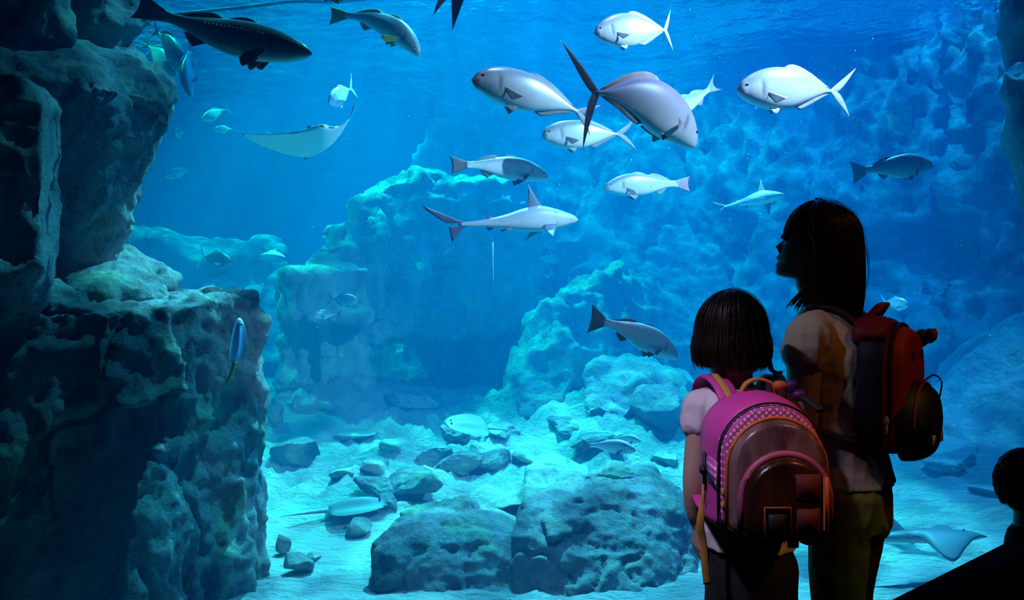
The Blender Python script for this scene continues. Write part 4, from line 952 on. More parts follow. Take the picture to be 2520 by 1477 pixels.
def ear(bm, c, h, side, tilt=.2):
    """outer rim, bowl and lobe"""
    c = Vector(c)
    up = Vector((math.sin(-tilt), 0, math.cos(tilt))); bk = Vector((-math.cos(tilt), 0, -math.sin(tilt))); sd = Vector((0, side, 0))
    pts = []
    for a in np.linspace(-.6, 4.5, 18):
        rx = .30 * h * (1 if math.sin(a) > 0 else .75); rz = .48 * h
        q = c + bk * (math.cos(a) * rx) + up * (math.sin(a) * rz) + sd * (.004 + .005 * math.cos(a))
        pts.append((*q, .0042 * h / .055))
    # rim path: start at the front top, over, down the back to the lobe
    limb(bm, [tuple(pts[i]) for i in range(0, 18, 1)], seg=8)
    for a0, a1, k in ((.3, 2.2, .6),):
        pp = []
        for a in np.linspace(-1.2, 1.5, 7):
            q = c + bk * (math.cos(a) * .17 * h) + up * (math.sin(a) * .30 * h) + sd * .004
            pp.append((*q, .0032 * h / .055))
        limb(bm, pp, seg=7)
    ellipsoid(bm, c - up * .44 * h - bk * .05 * h + sd * .003, (.010, .004, .011), seg=10)
    ellipsoid(bm, c - sd * .003, (.26 * h, .004, .42 * h), seg=12)
def fuse(name, bm, voxel, smooth, mats, parent=None, post=None, sf=.5):
    bmesh.ops.recalc_face_normals(bm, faces=bm.faces)
    me = bpy.data.meshes.new(name); bm.to_mesh(me); bm.free()
    me = baked(me, [('REMESH', dict(mode='VOXEL', voxel_size=voxel)), ('SMOOTH', dict(factor=sf, iterations=smooth))])
    if post: setco(me, post(coords(me), normals(me)))
    o = link(name, me, mats); 
    if parent is not None: o.parent = parent
    return o
def locks(M, paths, r0, seg=5, flat=.45, col=(.5, 0, 0)):
    """tapered strands; paths (n, k, 3) arrays"""
    for Q, rr in zip(paths, r0):
        Q = np.asarray(Q); n = len(Q); t = np.linspace(0, 1, n)
        d = np.gradient(Q, axis=0); d /= np.linalg.norm(d, axis=1)[:, None] + 1e-9
        cen = Q.mean(0) * 0; out_ = Q - np.array([0, 0, 0]); 
        a = np.cross(d, HAIR_OUT(Q)); a /= np.linalg.norm(a, axis=1)[:, None] + 1e-9; b = np.cross(a, d)
        r = rr * (np.minimum(1, t * 8 + .3)) * (1 - t ** 4) ** .7 + .0004
        th = np.linspace(0, 2 * math.pi, seg, endpoint=False)
        ring = Q[:, None] + r[:, None, None] * (np.cos(th)[None, :, None] * a[:, None] + flat * np.sin(th)[None, :, None] * b[:, None])
        M.grid(ring, 0, wrap=True, cap=True)

def pack_layer(bm, w_, z0, z1, x0, x1, rnd=.03, top=.12, bot=.05, n=40, rings=8, bulge=1.0, taper=.0, yc=0):
    """arched slab of a backpack: outline in the y-z plane, from depth x0 (at the back) to x1 (outer face)"""
    def outline(ins):
        hw, a, b_ = w_ - ins, z0 + ins, z1 - ins; rt = min(top, hw) ; rb = min(bot, hw); pts = []
        for k in range(n):
            pass
        def arc(cx, cz, rx, rz, a0, a1, kk): return [(cx + rx * math.cos(q), cz + rz * math.sin(q)) for q in np.linspace(a0, a1, kk, endpoint=False)]
        H = n // 4
        pts += arc(hw - rb, a + rb, rb, rb, -math.pi / 2, 0, H)
        pts += arc(0, b_ - rt, hw, rt, 0, math.pi / 2, H * 1 + 6)
        pts += arc(0, b_ - rt, hw, rt, math.pi / 2, math.pi, H * 1 + 6)
        pts += arc(-hw + rb, a + rb, rb, rb, math.pi, 1.5 * math.pi, H)
        return pts
    R_ = []
    for k in range(rings + 1):                                   # flat at the back, rounded at the outer face
        t = k / rings; x = x0 + (x1 - x0) * math.sin(t * math.pi / 2); ins = rnd * (1 - math.cos(t * math.pi / 2)) ** 1.0
        R_.append(np.array([(x, yc + y * (1 - taper * t), z) for y, z in outline(ins)]))
    c = R_[-1]; mid = c.mean(0)
    for s in (.6, .25): 
        q = mid + (c - mid) * s; q[:, 0] = c[:, 0] + (x1 - x0) * .05 * bulge * (1 - s); R_.append(q)
    loft(bm, R_)
    return outline
def arch_tube(name, w_, z0, z1, x, top, bot, r, m, parent, ins=0.0, yc=0, from_z=None):
    hw = w_ - ins; pts = []
    zb = z0 + bot if from_z is None else from_z
    pts.append((x, yc + hw, zb))
    for q in np.linspace(0, math.pi, 25): pts.append((x, yc + hw * math.cos(q), z1 - ins - top + top * math.sin(q)))
    pts.append((x, yc - hw, zb))
    return tube(name, pts, r, m, parent)

# ------------------------------------------------------------------ smaller girl, seen from behind
YAW = R(90)
g1 = empty('person', (0.553, 1.95, 0), YAW)
tag(g1, 'smaller girl with a dark bob and white T-shirt, seen from behind, wearing a pink backpack', 'person')
# local axes: x forward (into the picture), y to her left (left in the picture), z up
bm = bmesh.new()
torso_rings(bm, [(.62, .0, -.018, .075, .080), (.70, 0, -.010, .080, .085), (.80, .0, 0, .075, .085), (.90, 0, 0, .075, .085), (1.00, 0, 0, .080, .095), (1.05, -.005, 0, .070, .098), (1.075, -.005, 0, .05, .085), (1.09, -.005, 0, .038, .055)])
limb(bm, [(-.01, .01, 1.05, .040), (-.004, .012, 1.10, .036), (.008, .018, 1.17, .040)])
head_rings(bm, .008, .022, [(1.10, .055), (1.13, .080), (1.16, .086), (1.20, .086), (1.25, .080), (1.29, .058), (1.31, .02)], [(1.10, -.01), (1.14, -.055), (1.18, -.080), (1.23, -.085), (1.28, -.062), (1.31, -.02)],
           [(1.10, .03), (1.13, .05), (1.17, .064), (1.21, .068), (1.25, .064), (1.29, .045), (1.31, .015)], [(1.13, 0), (1.15, .010), (1.17, .018), (1.20, .004), (1.22, 0), (1.31, 0)], 1.205, z0=1.10, z1=1.31)
for s in (1, -1):
    ear(bm, (.0, .022 + s * .068, 1.185), .050, s)
    limb(bm, [(0, s * .080, 1.055, .036), (-.005, s * .100, 1.040, .034), (-.008, s * .108, .98, .030), (-.014, s * .120, .87, .0265), (0.0, s * .116, .80, .022), (.012, s * .106, .765, .0175)])
    hand(bm, (.013, s * .105, .765), (.05, -s * .04, -1), s, (.15, -s * 1, 0), .135, .55)
    limb(bm, [(0, s * .046 - .022, .66, .054), (.005, s * .050 - .022, .50, .048), (.005, s * .050 - .022, .36, .040), (-.012, s * .050 - .022, .25, .038), (-.005, s * .050 - .022, .08, .028)])
    limb(bm, [(-.02, s * .050 - .022, .045, .032), (.04, s * .054 - .022, .035, .028), (.10, s * .058 - .022, .026, .024)], sq=1.2)
body = fuse('body', bm, .0042, 3, M_SKIN, g1)
bm = bmesh.new()
torso_rings(bm, [(.715, 0, -.010, .098, .106), (.75, 0, -.006, .096, .104), (.82, 0, 0, .088, .098), (.92, 0, 0, .086, .096), (1.00, 0, 0, .088, .104), (1.05, -.004, 0, .078, .104), (1.078, -.004, 0, .060, .088), (1.092, -.004, 0, .050, .060)])
for s in (1, -1): limb(bm, [(0, s * .07, 1.052, .040), (-.003, s * .100, 1.045, .040), (-.006, s * .110, 1.02, .037), (-.008, s * .113, 1.005, .036)])
def folds(amp, sc, seed):
    def f(p, n):
        d = amp * fbm(p * np.array([sc, sc, sc * .45]), 3, seed, .6, True)
        return p + n * d[:, None]
    return f
o = fuse('shirt', bm, .005, 3, M_SHIRT, g1, folds(.005, 22, 3)); o['label'] = 'white short-sleeved T-shirt'
bm = bmesh.new()
torso_rings(bm, [(.60, 0, -.022, .088, .098), (.66, 0, -.020, .094, .100), (.715, 0, -.014, .088, .098), (.735, 0, -.010, .084, .095)])
for s in (1, -1): limb(bm, [(0, s * .048 - .022, .66, .062), (.005, s * .052 - .022, .50, .056), (.005, s * .052 - .022, .36, .050), (-.01, s * .052 - .022, .22, .046), (-.005, s * .052 - .022, .07, .042)])
o = fuse('trousers', bm, .006, 4, M_TROUSB, g1, folds(.004, 14, 8)); o['label'] = 'black trousers'
for s in (1, -1):
    bm = bmesh.new(); ellipsoid(bm, (-.01, s * .052 - .022, .045), (.050, .036, .045)); ellipsoid(bm, (.06, s * .058 - .022, .032), (.075, .036, .032)); 
    b2 = box_bm(-.055, .130, s * .055 - .056, s * .055 + .012, 0, .016); t = bpy.data.meshes.new('t'); b2.to_mesh(t); b2.free(); bm.from_mesh(t)
    fuse('shoe', bm, .004, 3, M_SHOE, g1)
# bob of hair
def hair_cap(bm, c, r): ellipsoid(bm, c, r, seg=28)
HC = np.array([.004, .026, 1.222])
def HAIR_OUT(Q): v = Q - HC; v[:, 2] *= .2; return v / (np.linalg.norm(v, axis=1)[:, None] + 1e-9)
def hang(az, r3, z_end, whorl, curl=.0, spread=1.0, n=16, wob=0.0, rs=np.random, lay=1.0, z_shift=0, sweep=0.0):
    """strand from the crown over the head ellipsoid, then straight down"""
    t = np.linspace(0, 1, n); el0, el1 = R(86), R(-8)
    ztop, zeq = r3[2] * lay, 0
    arc = (math.pi / 2) * r3[2]; down = max(0.0, (HC[2] + 0) - z_end); tot = arc + down
    s = t * tot; el = np.where(s < arc, math.pi / 2 * (1 - s / arc), 0); dz = np.clip(s - arc, 0, None)
    rx = np.cos(el) * lay; u_ = dz / max(down, 1e-5)
    rad = rx * (1 + .05 * np.sin(np.clip(u_, 0, 1) * math.pi) * spread) - curl * np.clip(u_ - .45, 0, 1) ** 2
    aa = az + wob * np.sin(t * 5 + rs.uniform(0, 6)) + sweep * u_
    x = r3[0] * rad * np.cos(aa); y = r3[1] * rad * np.sin(aa); z = r3[2] * np.sin(el) * lay - dz
    P_ = np.stack([x, y, z], 1) + HC
    P_[:, :2] += (whorl * (1 - np.clip(s / arc, 0, 1))[:, None] ** 2)
    return P_
rs = np.random.RandomState(12)
M = Mesh(); r3 = np.array([.086, .084, .098]); paths = []; rad = []
for k in range(760):
    az = rs.uniform(-math.pi, math.pi); fr = abs(az) < R(52)
    lay = rs.uniform(.97, 1.045)
    ze = (1.235 if fr else 1.132 + .012 * abs(math.sin(az)) ) + rs.normal(0, .005)
    paths.append(hang(az, r3, ze, np.array([-.01, .0]), curl=.22 if not fr else .05, spread=1.9, wob=.03, rs=rs, lay=lay)); rad.append(rs.uniform(.0035, .006))
locks(M, paths, rad)
fl = []                                                                        # flick of hair at the right
for k in range(14):
    p0 = HC + np.array([-.045 + rs.normal(0, .004), -.076 + rs.normal(0, .003), -.055]); 
    fl.append(np.array([p0, p0 + (0, -.002, -.018), p0 + (0, -.006, -.032), p0 + (0, -.018 + rs.normal(0, .003), -.040 + rs.normal(0, .002)), p0 + (0, -.030 + rs.normal(0, .004), -.036 + rs.normal(0, .003))]))
locks(M, fl, [.003] * 14)
for k in range(26):                                                            # stray hairs
    az = rs.uniform(-math.pi, math.pi); pth = hang(az, r3 * rs.uniform(1.03, 1.10), 1.15 + rs.uniform(0, .05), np.array([-.01, 0]), curl=.05, spread=3, wob=.12, rs=rs); locks(M, [pth], [.0007])
bm = bmesh.new(); t = bpy.data.meshes.new('t'); t.from_pydata(M.v, [], M.f); bm.from_mesh(t); bpy.data.meshes.remove(t)
hair_cap(bm, Vector(HC), tuple(r3 * .965)); 
zz = np.linspace(0, 1, 12); a = np.linspace(R(58), 2 * math.pi - R(58), 40)
for lay_ in (.95, .90):
    Rr = [[bm.verts.new((HC[0] + r3[0] * lay_ * (1 + .05 * math.sin(u_ * 3.1) - .22 * max(0, u_ - .5)) * math.cos(q), HC[1] + r3[1] * lay_ * (1 + .05 * math.sin(u_ * 3.1) - .22 * max(0, u_ - .5)) * math.sin(q), HC[2] + .01 - u_ * .092)) for q in a] for u_ in zz]
    for i in range(11):
        for j in range(39): bm.faces.new((Rr[i][j], Rr[i][j + 1], Rr[i + 1][j + 1], Rr[i + 1][j]))
hr = from_bm('hair', bm, M_HAIR, None); hr.parent = g1; hr['label'] = 'straight dark bob'

# ------------------------------------------------------------------ pink backpack
M_PINK = simple('pink_nylon', (0.66, 0.05, 0.34), 0.55, bump=(90, .2, .002), var=.1)
M_PINKD = simple('rose_piping', (0.42, 0.10, 0.20), 0.5)
M_RED = simple('dark_red_nylon', (0.12, 0.012, 0.01), 0.75, bump=(70, .2, .002))
M_ORANGE = simple('orange_piping', (0.65, 0.16, 0.03), 0.5)
M_YELLOW = simple('mustard_webbing', (0.55, 0.30, 0.05), 0.7)
M_BLKN = simple('black_webbing', (0.012, 0.010, 0.014), 0.6)
M_PURP = simple('purple_toy', (0.06, 0.01, 0.12), 0.5)
def vinyl(name, c1, c2, sc=9):
    m, nt, b = mat(name); L = nt.links.new
    tc = N(nt, 'ShaderNodeTexCoord'); mp = N(nt, 'ShaderNodeMapping'); mp.inputs['Scale'].default_value = (1, 2.2, .7); n = N(nt, 'ShaderNodeTexNoise'); n.inputs['Scale'].default_value = sc; n.inputs['Detail'].default_value = 5; n.inputs['Distortion'].default_value = 1.2
    L(tc.outputs['Object'], mp.inputs[0]); L(mp.outputs[0], n.inputs['Vector'])
    cr = N(nt, 'ShaderNodeValToRGB'); e = cr.color_ramp.elements; e[0].position = .38; e[0].color = (*c1, 1); e[1].position = .66; e[1].color = (*c2, 1)
    L(n.outputs['Fac'], cr.inputs['Fac']); L(cr.outputs['Color'], b.inputs['Base Color']); b.inputs['Roughness'].default_value = .28
    bp = N(nt, 'ShaderNodeBump'); bp.inputs['Strength'].default_value = .5; bp.inputs['Distance'].default_value = .01; L(n.outputs['Fac'], bp.inputs['Height']); L(bp.outputs[0], b.inputs['Normal'])
    return m
M_VIN = vinyl('wrinkled_vinyl', (.10, .045, .05), (.26, .17, .16)); M_VIN2 = vinyl('brown_vinyl', (.015, .005, .004), (.07, .025, .012), 7)
def dotted(name, base, dot, sc=95):
    m, nt, b = mat(name); L = nt.links.new
    tc = N(nt, 'ShaderNodeTexCoord'); v = N(nt, 'ShaderNodeTexVoronoi'); v.inputs['Scale'].default_value = sc; v.inputs['Randomness'].default_value = 0.0
    mp = N(nt, 'ShaderNodeMapping'); mp.inputs['Rotation'].default_value = (.78, 0, 0); L(tc.outputs['Object'], mp.inputs[0]); L(mp.outputs[0], v.inputs['Vector'])
    lt = N(nt, 'ShaderNodeMath', operation='LESS_THAN'); lt.inputs[1].default_value = .34; L(v.outputs['Distance'], lt.inputs[0])
    mx = N(nt, 'ShaderNodeMix', data_type='RGBA'); mx.inputs[6].default_value = (*base, 1); mx.inputs[7].default_value = (*dot, 1)
    L(lt.outputs[0], mx.inputs[0]); L(mx.outputs[2], b.inputs['Base Color']); b.inputs['Roughness'].default_value = .6
    return m
M_DOT = dotted('dotted_pink_fabric', (.50, .06, .30), (.85, .62, .82))
def surf_x(o, y, z):
    hit, loc, nrm, _ = o.ray_cast(Vector((-1, y, z)), Vector((1, 0, 0)))
    return loc.x if hit else -.25
PK = empty('backpack', (0.548, 1.95, 0), YAW); tag(PK, 'pink backpack with dotted trim and a clear brown front pocket on the smaller girl', 'backpack')
YC = .002
def part(name, bm, m, parent, label=None):
    bmesh.ops.recalc_face_normals(bm, faces=bm.faces)
    o = from_bm(name, bm, m); o.parent = parent
    if label: o['label'] = label
    return o
def sheet_box(bm, c, hy, hz, t, rot=0):
    """thin plate facing backwards (-x)"""
    b2 = box_bm(-t, t, -hy, hy, -hz, hz); bmesh.ops.bevel(b2, geom=list(b2.edges), offset=t * .8, segments=2, affect='EDGES')
    bmesh.ops.transform(b2, matrix=Matrix.Translation(c) @ Matrix.Rotation(rot, 4, 'X'), verts=b2.verts)
    t_ = bpy.data.meshes.new('t'); b2.to_mesh(t_); b2.free(); bm.from_mesh(t_); bpy.data.meshes.remove(t_)
bm = bmesh.new(); pack_layer(bm, .118, .800, 1.098, -.105, -.225, rnd=.018, top=.105, bot=.03, yc=YC); main = part('main_compartment', bm, M_PINK, PK, 'pink main body')
bm = bmesh.new(); pack_layer(bm, .110, .815, 1.080, -.215, -.252, rnd=.010, top=.110, bot=.035, yc=YC); part('dotted_trim', bm, M_DOT, PK, 'pink trim with pale dots')
bm = bmesh.new(); pack_layer(bm, .104, .808, 1.055, -.235, -.285, rnd=.016, top=.108, bot=.035, yc=YC - .004); fp = part('front_pocket', bm, M_VIN, PK, 'wrinkled clear brown pocket')
bm = bmesh.new(); pack_layer(bm, .090, .806, .985, -.270, -.318, rnd=.018, top=.090, bot=.035, yc=YC - .012); lp = part('lower_pocket', bm, M_VIN2, PK, 'dark brown lower pocket')
arch_tube('piping', .104, .80, 1.055, -.262, .108, .03, .0042, M_ORANGE, fp, yc=YC - .004).parent = fp
tb = arch_tube('piping', .112, .80, 1.083, -.240, .110, .03, .0026, M_BLKN, None, yc=YC); tb.parent = main
tb = arch_tube('piping', .090, .80, .985, -.292, .090, .03, .0080, M_PINKD, None, yc=YC - .012); tb.parent = lp
for k, (cy_, cz, hy, hz, m_, lb) in enumerate(((-.036, .922, .026, .028, M_RED, 'dark red panel'), (-.036, .856, .024, .026, M_RED, 'dark red panel'), (.026, .850, .024, .032, M_BLKN, 'black panel'))):
    bm = bmesh.new(); sheet_box(bm, (surf_x(lp, YC - .012 + cy_, cz) + .0005, YC - .012 + cy_, cz), hy, hz, .002); part('panel', bm, m_, lp, lb)
pts = [(-.323, YC - .012 + y, z) for y, z in ((0, .816), (0, .884), (.052, .884), (.052, .816))]
part_ = tube('edging', pts, .002, M_ORANGE); part_.parent = lp
bm = bmesh.new(); sheet_box(bm, (surf_x(lp, YC - .012 - .073, .89), YC - .012 - .073, .89), .006, .055, .003); part('edge_band', bm, M_ORANGE, lp, 'orange edge band')
# side pocket with dots, compression strap and buckle, on her left
bm = bmesh.new()
def side_plate(bm, x0, x1, z0, z1, y, t=.004):
    b2 = box_bm(min(x0, x1), max(x0, x1), y - t, y + t, z0, z1); bmesh.ops.bevel(b2, geom=list(b2.edges), offset=t * .7, segments=2, affect='EDGES'); t_ = bpy.data.meshes.new('t'); b2.to_mesh(t_); b2.free(); bm.from_mesh(t_); bpy.data.meshes.remove(t_)
side_plate(bm, -.245, -.165, .905, .960, YC + .116); part('side_mesh', bm, M_DOT, PK, 'dotted side mesh')
bm = bmesh.new(); side_plate(bm, -.160, -.146, .88, .965, YC + .121, .003); cs = part('compression_strap', bm, M_BLKN, PK, 'black side strap')
bm = bmesh.new(); side_plate(bm, -.164, -.142, .915, .935, YC + .125, .005); part('buckle', bm, M_BLKN, cs, 'black buckle')
bm = bmesh.new(); side_plate(bm, -.158, -.149, .850, .895, YC + .123, .003); part('strap_end', bm, M_YELLOW, cs, 'mustard strap end')
def strap(name, ctrl, w_, t, m, parent, label=None, wd_=(0, 1, 0)):
    pts = np.array(curve3(ctrl, 30)); M = Mesh(); n = len(pts); wv_ = np.array(wd_, float); rings = []
    for i in range(n):
        d = pts[min(i + 1, n - 1)] - pts[max(i - 1, 0)]; d /= np.linalg.norm(d) + 1e-9
        a = wv_ - d * wv_.dot(d); a /= np.linalg.norm(a) + 1e-9; b = np.cross(d, a)
        rings.append([pts[i] + a * w_ * sa + b * t * sb for sa, sb in ((1, .4), (.8, 1), (-.8, 1), (-1, .4), (-1, -.4), (-.8, -1), (.8, -1), (1, -.4))])
    M.grid(np.array(rings), 0, wrap=True, cap=True); o = M.build(name, [m]); o.parent = parent
    if label: o['label'] = label
    return o
for s in (1, -1):
    strap('shoulder_strap', [(-.11, YC + s * .050, 1.065), (-.075, s * .062, 1.103), (-.01, s * .074, 1.118), (.060, s * .078, 1.085), (.098, s * .075, 1.00), (.090, s * .080, .90), (-.02, s * .098, .84), (-.115, s * .100, .825)], .024, .005, M_PINK if s > 0 else M_BLKN, PK, 'pink padded shoulder strap' if s > 0 else 'black shoulder strap')
strap('adjusting_strap', [(-.13, YC + .050, 1.055), (-.115, .058, 1.085), (-.08, .068, 1.112), (-.05, .074, 1.126)], .008, .0025, M_YELLOW, PK, 'mustard adjusting strap')
strap('carry_handle', [(-.115, .036, 1.080), (-.125, .022, 1.112), (-.125, -.006, 1.122), (-.125, -.034, 1.112), (-.115, -.046, 1.085)], .009, .004, M_YELLOW, PK, 'mustard carry handle', (1, 0, 0))
bm = bmesh.new(); ellipsoid(bm, (-.13, -.052, 1.108), (.013, .018, .012)); part('orange_toggle', bm, M_ORANGE, PK)
bm = bmesh.new(); ellipsoid(bm, (-.13, -.078, 1.106), (.014, .016, .016)); ellipsoid(bm, (-.14, -.092, 1.088), (.016, .018, .014)); part('toy_charm', bm, M_PURP, PK, 'round dark purple charm')
strap('top_buckle_strap', [(-.13, -.085, 1.092), (-.16, -.100, 1.082), (-.20, -.116, 1.062)], .010, .005, M_BLKN, PK, 'black strap over the right shoulder')
strap('loose_strap', [(-.118, .112, .860), (-.125, .125, .80), (-.120, .118, .755), (-.120, .113, .700), (-.118, .108, .66)], .0085, .0022, M_YELLOW, PK, 'long loose strap hanging down')
bm = bmesh.new(); sheet_box(bm, (-.25, -.040, .795), .012, .014, .002); part('webbing_tab', bm, M_ORANGE, PK, 'orange webbing tab')
bm = bmesh.new(); ellipsoid(bm, (-.2, -.088, .795), (.03, .025, .022)); part('bottom_pouch', bm, M_BLKN, PK, 'small black pouch under the pack')
for k, zc in enumerate((.900, .872)):
    bm = bmesh.new(); ellipsoid(bm, (-.256, YC + .106, zc), (.005, .004, .009)); part('zip_pull', bm, M_YELLOW, PK)

# ------------------------------------------------------------------ taller girl, in profile
g2 = empty('person', (.836, 2.2, 0), R(148)); tag(g2, 'taller girl in profile looking up left, with shoulder length dark hair and olive trousers', 'person')
bm = bmesh.new(); hm = bmesh.new()
head_rings(bm, 0, 0, [(1.355, .050), (1.362, .088), (1.369, .104), (1.377, .1095), (1.392, .1080), (1.408, .1060), (1.424, .1040), (1.440, .1015), (1.452, .098), (1.466, .094), (1.476, .091), (1.485, .094), (1.497, .088), (1.515, .076), (1.535, .050), (1.55, .0)],
           [(1.355, .0), (1.375, -.03), (1.40, -.06), (1.44, -.085), (1.48, -.090), (1.52, -.07), (1.55, -.02)],
           [(1.355, .020), (1.366, .030), (1.38, .040), (1.40, .052), (1.43, .061), (1.46, .066), (1.49, .069), (1.52, .058), (1.55, .015)],
           [(1.355, 0), (1.366, .006), (1.376, .0110), (1.384, .0085), (1.390, .0085), (1.397, .0125), (1.4025, .0100), (1.408, .0035), (1.413, .0105), (1.420, .0130), (1.427, .0070), (1.434, .0050), (1.440, .013), (1.448, .0215), (1.454, .018), (1.461, .010), (1.470, .003), (1.48, 0), (1.55, 0)], 1.4725, z0=1.355, z1=1.55, n=130, m=72, nz=1.431)
for s in (1, -1):
    ear(bm, (.028, s * .066, 1.417), .052, s, -.1)
    ellipsoid(bm, (.0865, s * .030, 1.4725), (.0105, .0125, .0095), seg=12)
    ellipsoid(bm, (.082, s * .030, 1.4775), (.014, .016, .0045), seg=12)                     # upper lid
    ellipsoid(bm, (.107, s * .010, 1.437), (.007, .006, .005), seg=10)                        # nostril wing
limb(bm, [(-.012, 0, 1.24, .055), (.0, 0, 1.30, .047), (.018, 0, 1.345, .046), (.022, 0, 1.39, .044)])
torso_rings(bm, [(.74, -.075, 0, .092, .130), (.84, -.07, 0, .092, .135), (.96, -.05, 0, .072, .115), (1.08, -.042, 0, .080, .128), (1.18, -.035, 0, .080, .135), (1.225, -.025, 0, .066, .125), (1.25, -.018, 0, .053, .09), (1.27, -.014, 0, .045, .055)])
for s in (1, -1):
    limb(bm, [(-.01, s * .105, 1.215, .045), (.0, s * .150, 1.195, .047), (.008, s * .160, 1.12, .042), (.012, s * .166, .965, .034), (.045, s * .160, .88, .031), (.095, s * .148, .765, .022)])
    hand(bm, (.098, s * .146, .758), (.30, -s * .05, -1), s, (.1, -s * 1, 0), .155, .5)
    limb(bm, [(-.075, s * .070, .80, .082), (-.062, s * .074, .62, .068), (-.058, s * .076, .44, .050), (-.075, s * .076, .30, .050), (-.07, s * .076, .09, .034)])
    limb(bm, [(-.085, s * .076, .05, .036), (-.01, s * .080, .04, .032), (.07, s * .086, .028, .026)], sq=1.2)
b_g2 = fuse('body', bm, .0034, 2, M_SKIN, g2, sf=.35)
for s in (1, -1):
    e_ = bmesh.new(); ellipsoid(e_, (.0915, s * .030, 1.4725), (.0075, .0085, .0065), seg=14); part('eye', e_, M_EYE, b_g2)
    lashes = Mesh(); HAIR_OUT = lambda Q: np.tile((0, 0, 1.0), (len(Q), 1))
    locks(lashes, [np.array([(.093 + .002 * math.cos(k), s * (.022 + .002 * k), 1.478), (.099, s * (.022 + .0022 * k), 1.4795), (.104, s * (.022 + .0026 * k), 1.483)]) for k in range(8)], [.0006] * 8)
    locks(lashes, [np.array([(.093 - .0006 * k, s * (.014 + .0035 * k), 1.487 + .0005 * k), (.093 - .001 * k, s * (.018 + .0036 * k), 1.4895), (.090 - .001 * k, s * (.022 + .0037 * k), 1.490)]) for k in range(9)], [.0012] * 9)
    lo = lashes.build('eyelash', [M_HAIR]); lo.parent = b_g2
bm = bmesh.new()
torso_rings(bm, [(.82, -.072, 0, .108, .154), (.88, -.064, 0, .100, .144), (.96, -.05, 0, .086, .128), (1.08, -.042, 0, .092, .138), (1.18, -.035, 0, .092, .145), (1.228, -.025, 0, .078, .130), (1.255, -.018, 0, .068, .095), (1.275, -.014, 0, .060, .070)])
for s in (1, -1): limb(bm, [(-.01, s * .09, 1.215, .055), (-.002, s * .148, 1.205, .056), (.006, s * .160, 1.185, .056), (.010, s * .166, 1.165, .057)])
o = fuse('shirt', bm, .0055, 3, M_SHIRT2, g2, folds(.008, 15, 23)); o['label'] = 'pale grey short-sleeved T-shirt'
bm = bmesh.new()
torso_rings(bm, [(.70, -.075, 0, .092, .138), (.80, -.075, 0, .094, .140), (.87, -.068, 0, .088, .132), (.90, -.064, 0, .084, .128)])
for s in (1, -1): limb(bm, [(-.075, s * .070, .80, .086), (-.064, s * .074, .62, .070), (-.056, s * .076, .46, .056), (-.062, s * .076, .26, .052), (-.066, s * .076, .06, .052)])
o = fuse('trousers', bm, .006, 3, M_TROUS, g2, folds(.013, 8, 31)); o['label'] = 'baggy olive trousers'
for s in (1, -1):
    bm = bmesh.new(); ellipsoid(bm, (-.08, s * .078, .05), (.055, .040, .05)); ellipsoid(bm, (.01, s * .084, .036), (.085, .040, .036))
    b2 = box_bm(-.125, .095, s * .081 - .038, s * .085 + .038, 0, .018); t = bpy.data.meshes.new('t'); b2.to_mesh(t); b2.free(); bm.from_mesh(t)
    fuse('shoe', bm, .0045, 3, M_SHOE, g2)
# her hair: fringe in front, long at the sides and back, tucked behind the ear
HC = np.array([-.004, 0, 1.470])
def HAIR_OUT(Q): v = Q - HC; v[:, 2] *= .2; return v / (np.linalg.norm(v, axis=1)[:, None] + 1e-9)
M = Mesh(); rs = np.random.RandomState(5); r3 = np.array([.098, .088, .094])
def side_long(az, ze, lay, tuck, fwd):
    p = hang(az, r3, ze, np.array([.02, 0.]), curl=.04, spread=1.2, wob=.025, rs=rs, lay=lay, n=20)
    if tuck:                                                                   # pulled back behind the ear, then forward over the shoulder
        z = p[:, 2]; k = np.clip((1.50 - z) / .06, 0, 1); k = k * k * (3 - 2 * k)
        tx = np.minimum(p[:, 0], -.006 - .012 * rs.rand()); p[:, 0] = p[:, 0] * (1 - k) + tx * k
        f = np.clip((1.375 - z) / .095, 0, 1); p[:, 0] += fwd * f ** 1.2; p[:, 1] *= (1 + .12 * f)
    return p
paths = []; rad = []
for k in range(1300):
    az = rs.uniform(-math.pi, math.pi); A = abs(math.degrees(az)); lay = rs.uniform(.965, 1.04)
    if A < 44:
        p = hang(az, r3 * np.array([1.0, 1, 1]), 1.500 + rs.normal(0, .006), np.array([.02, 0.]), curl=-.02, spread=.5, wob=.03, rs=rs, lay=lay)
    elif A < 80:
        p = hang(az, r3, 1.475, np.array([.02, 0.]), curl=0, wob=.02, rs=rs, lay=lay, n=18); z = p[:, 2]
        p[:, 0] -= np.clip((1.535 - z) / .07, 0, 1) ** 1.3 * (.062 - .0010 * (A - 44) + .012 * rs.rand()); p[:, 2] -= np.linspace(0, 1, len(p)) ** 3 * .02
    elif A < 125:
        p = side_long(az, 1.288 + rs.normal(0, .010), lay, A < 118, rs.uniform(.0, .088) * (1 if A < 112 else .4))
    else:
        p = hang(az, r3, 1.262 + rs.normal(0, .012), np.array([.02, 0.]), curl=.16, spread=1.0, wob=.025, rs=rs, lay=lay, n=18)
    paths.append(p); rad.append(rs.uniform(.0032, .0060))
locks(M, paths, rad)
for k in range(34):
    az = rs.uniform(-math.pi, math.pi); A = abs(math.degrees(az))
    if A < 60: p = hang(az, r3 * 1.05, 1.50, np.array([.02, 0]), curl=-.06, wob=.1, rs=rs)
    else: p = hang(az if A > 100 else math.copysign(R(120), az), r3 * rs.uniform(1.04, 1.16), 1.30, np.array([.02, 0]), spread=2.5, wob=.1, rs=rs)
    locks(M, [p], [.0007])
bm = bmesh.new(); t = bpy.data.meshes.new('t'); t.from_pydata(M.v, [], M.f); bm.from_mesh(t); bpy.data.meshes.remove(t)
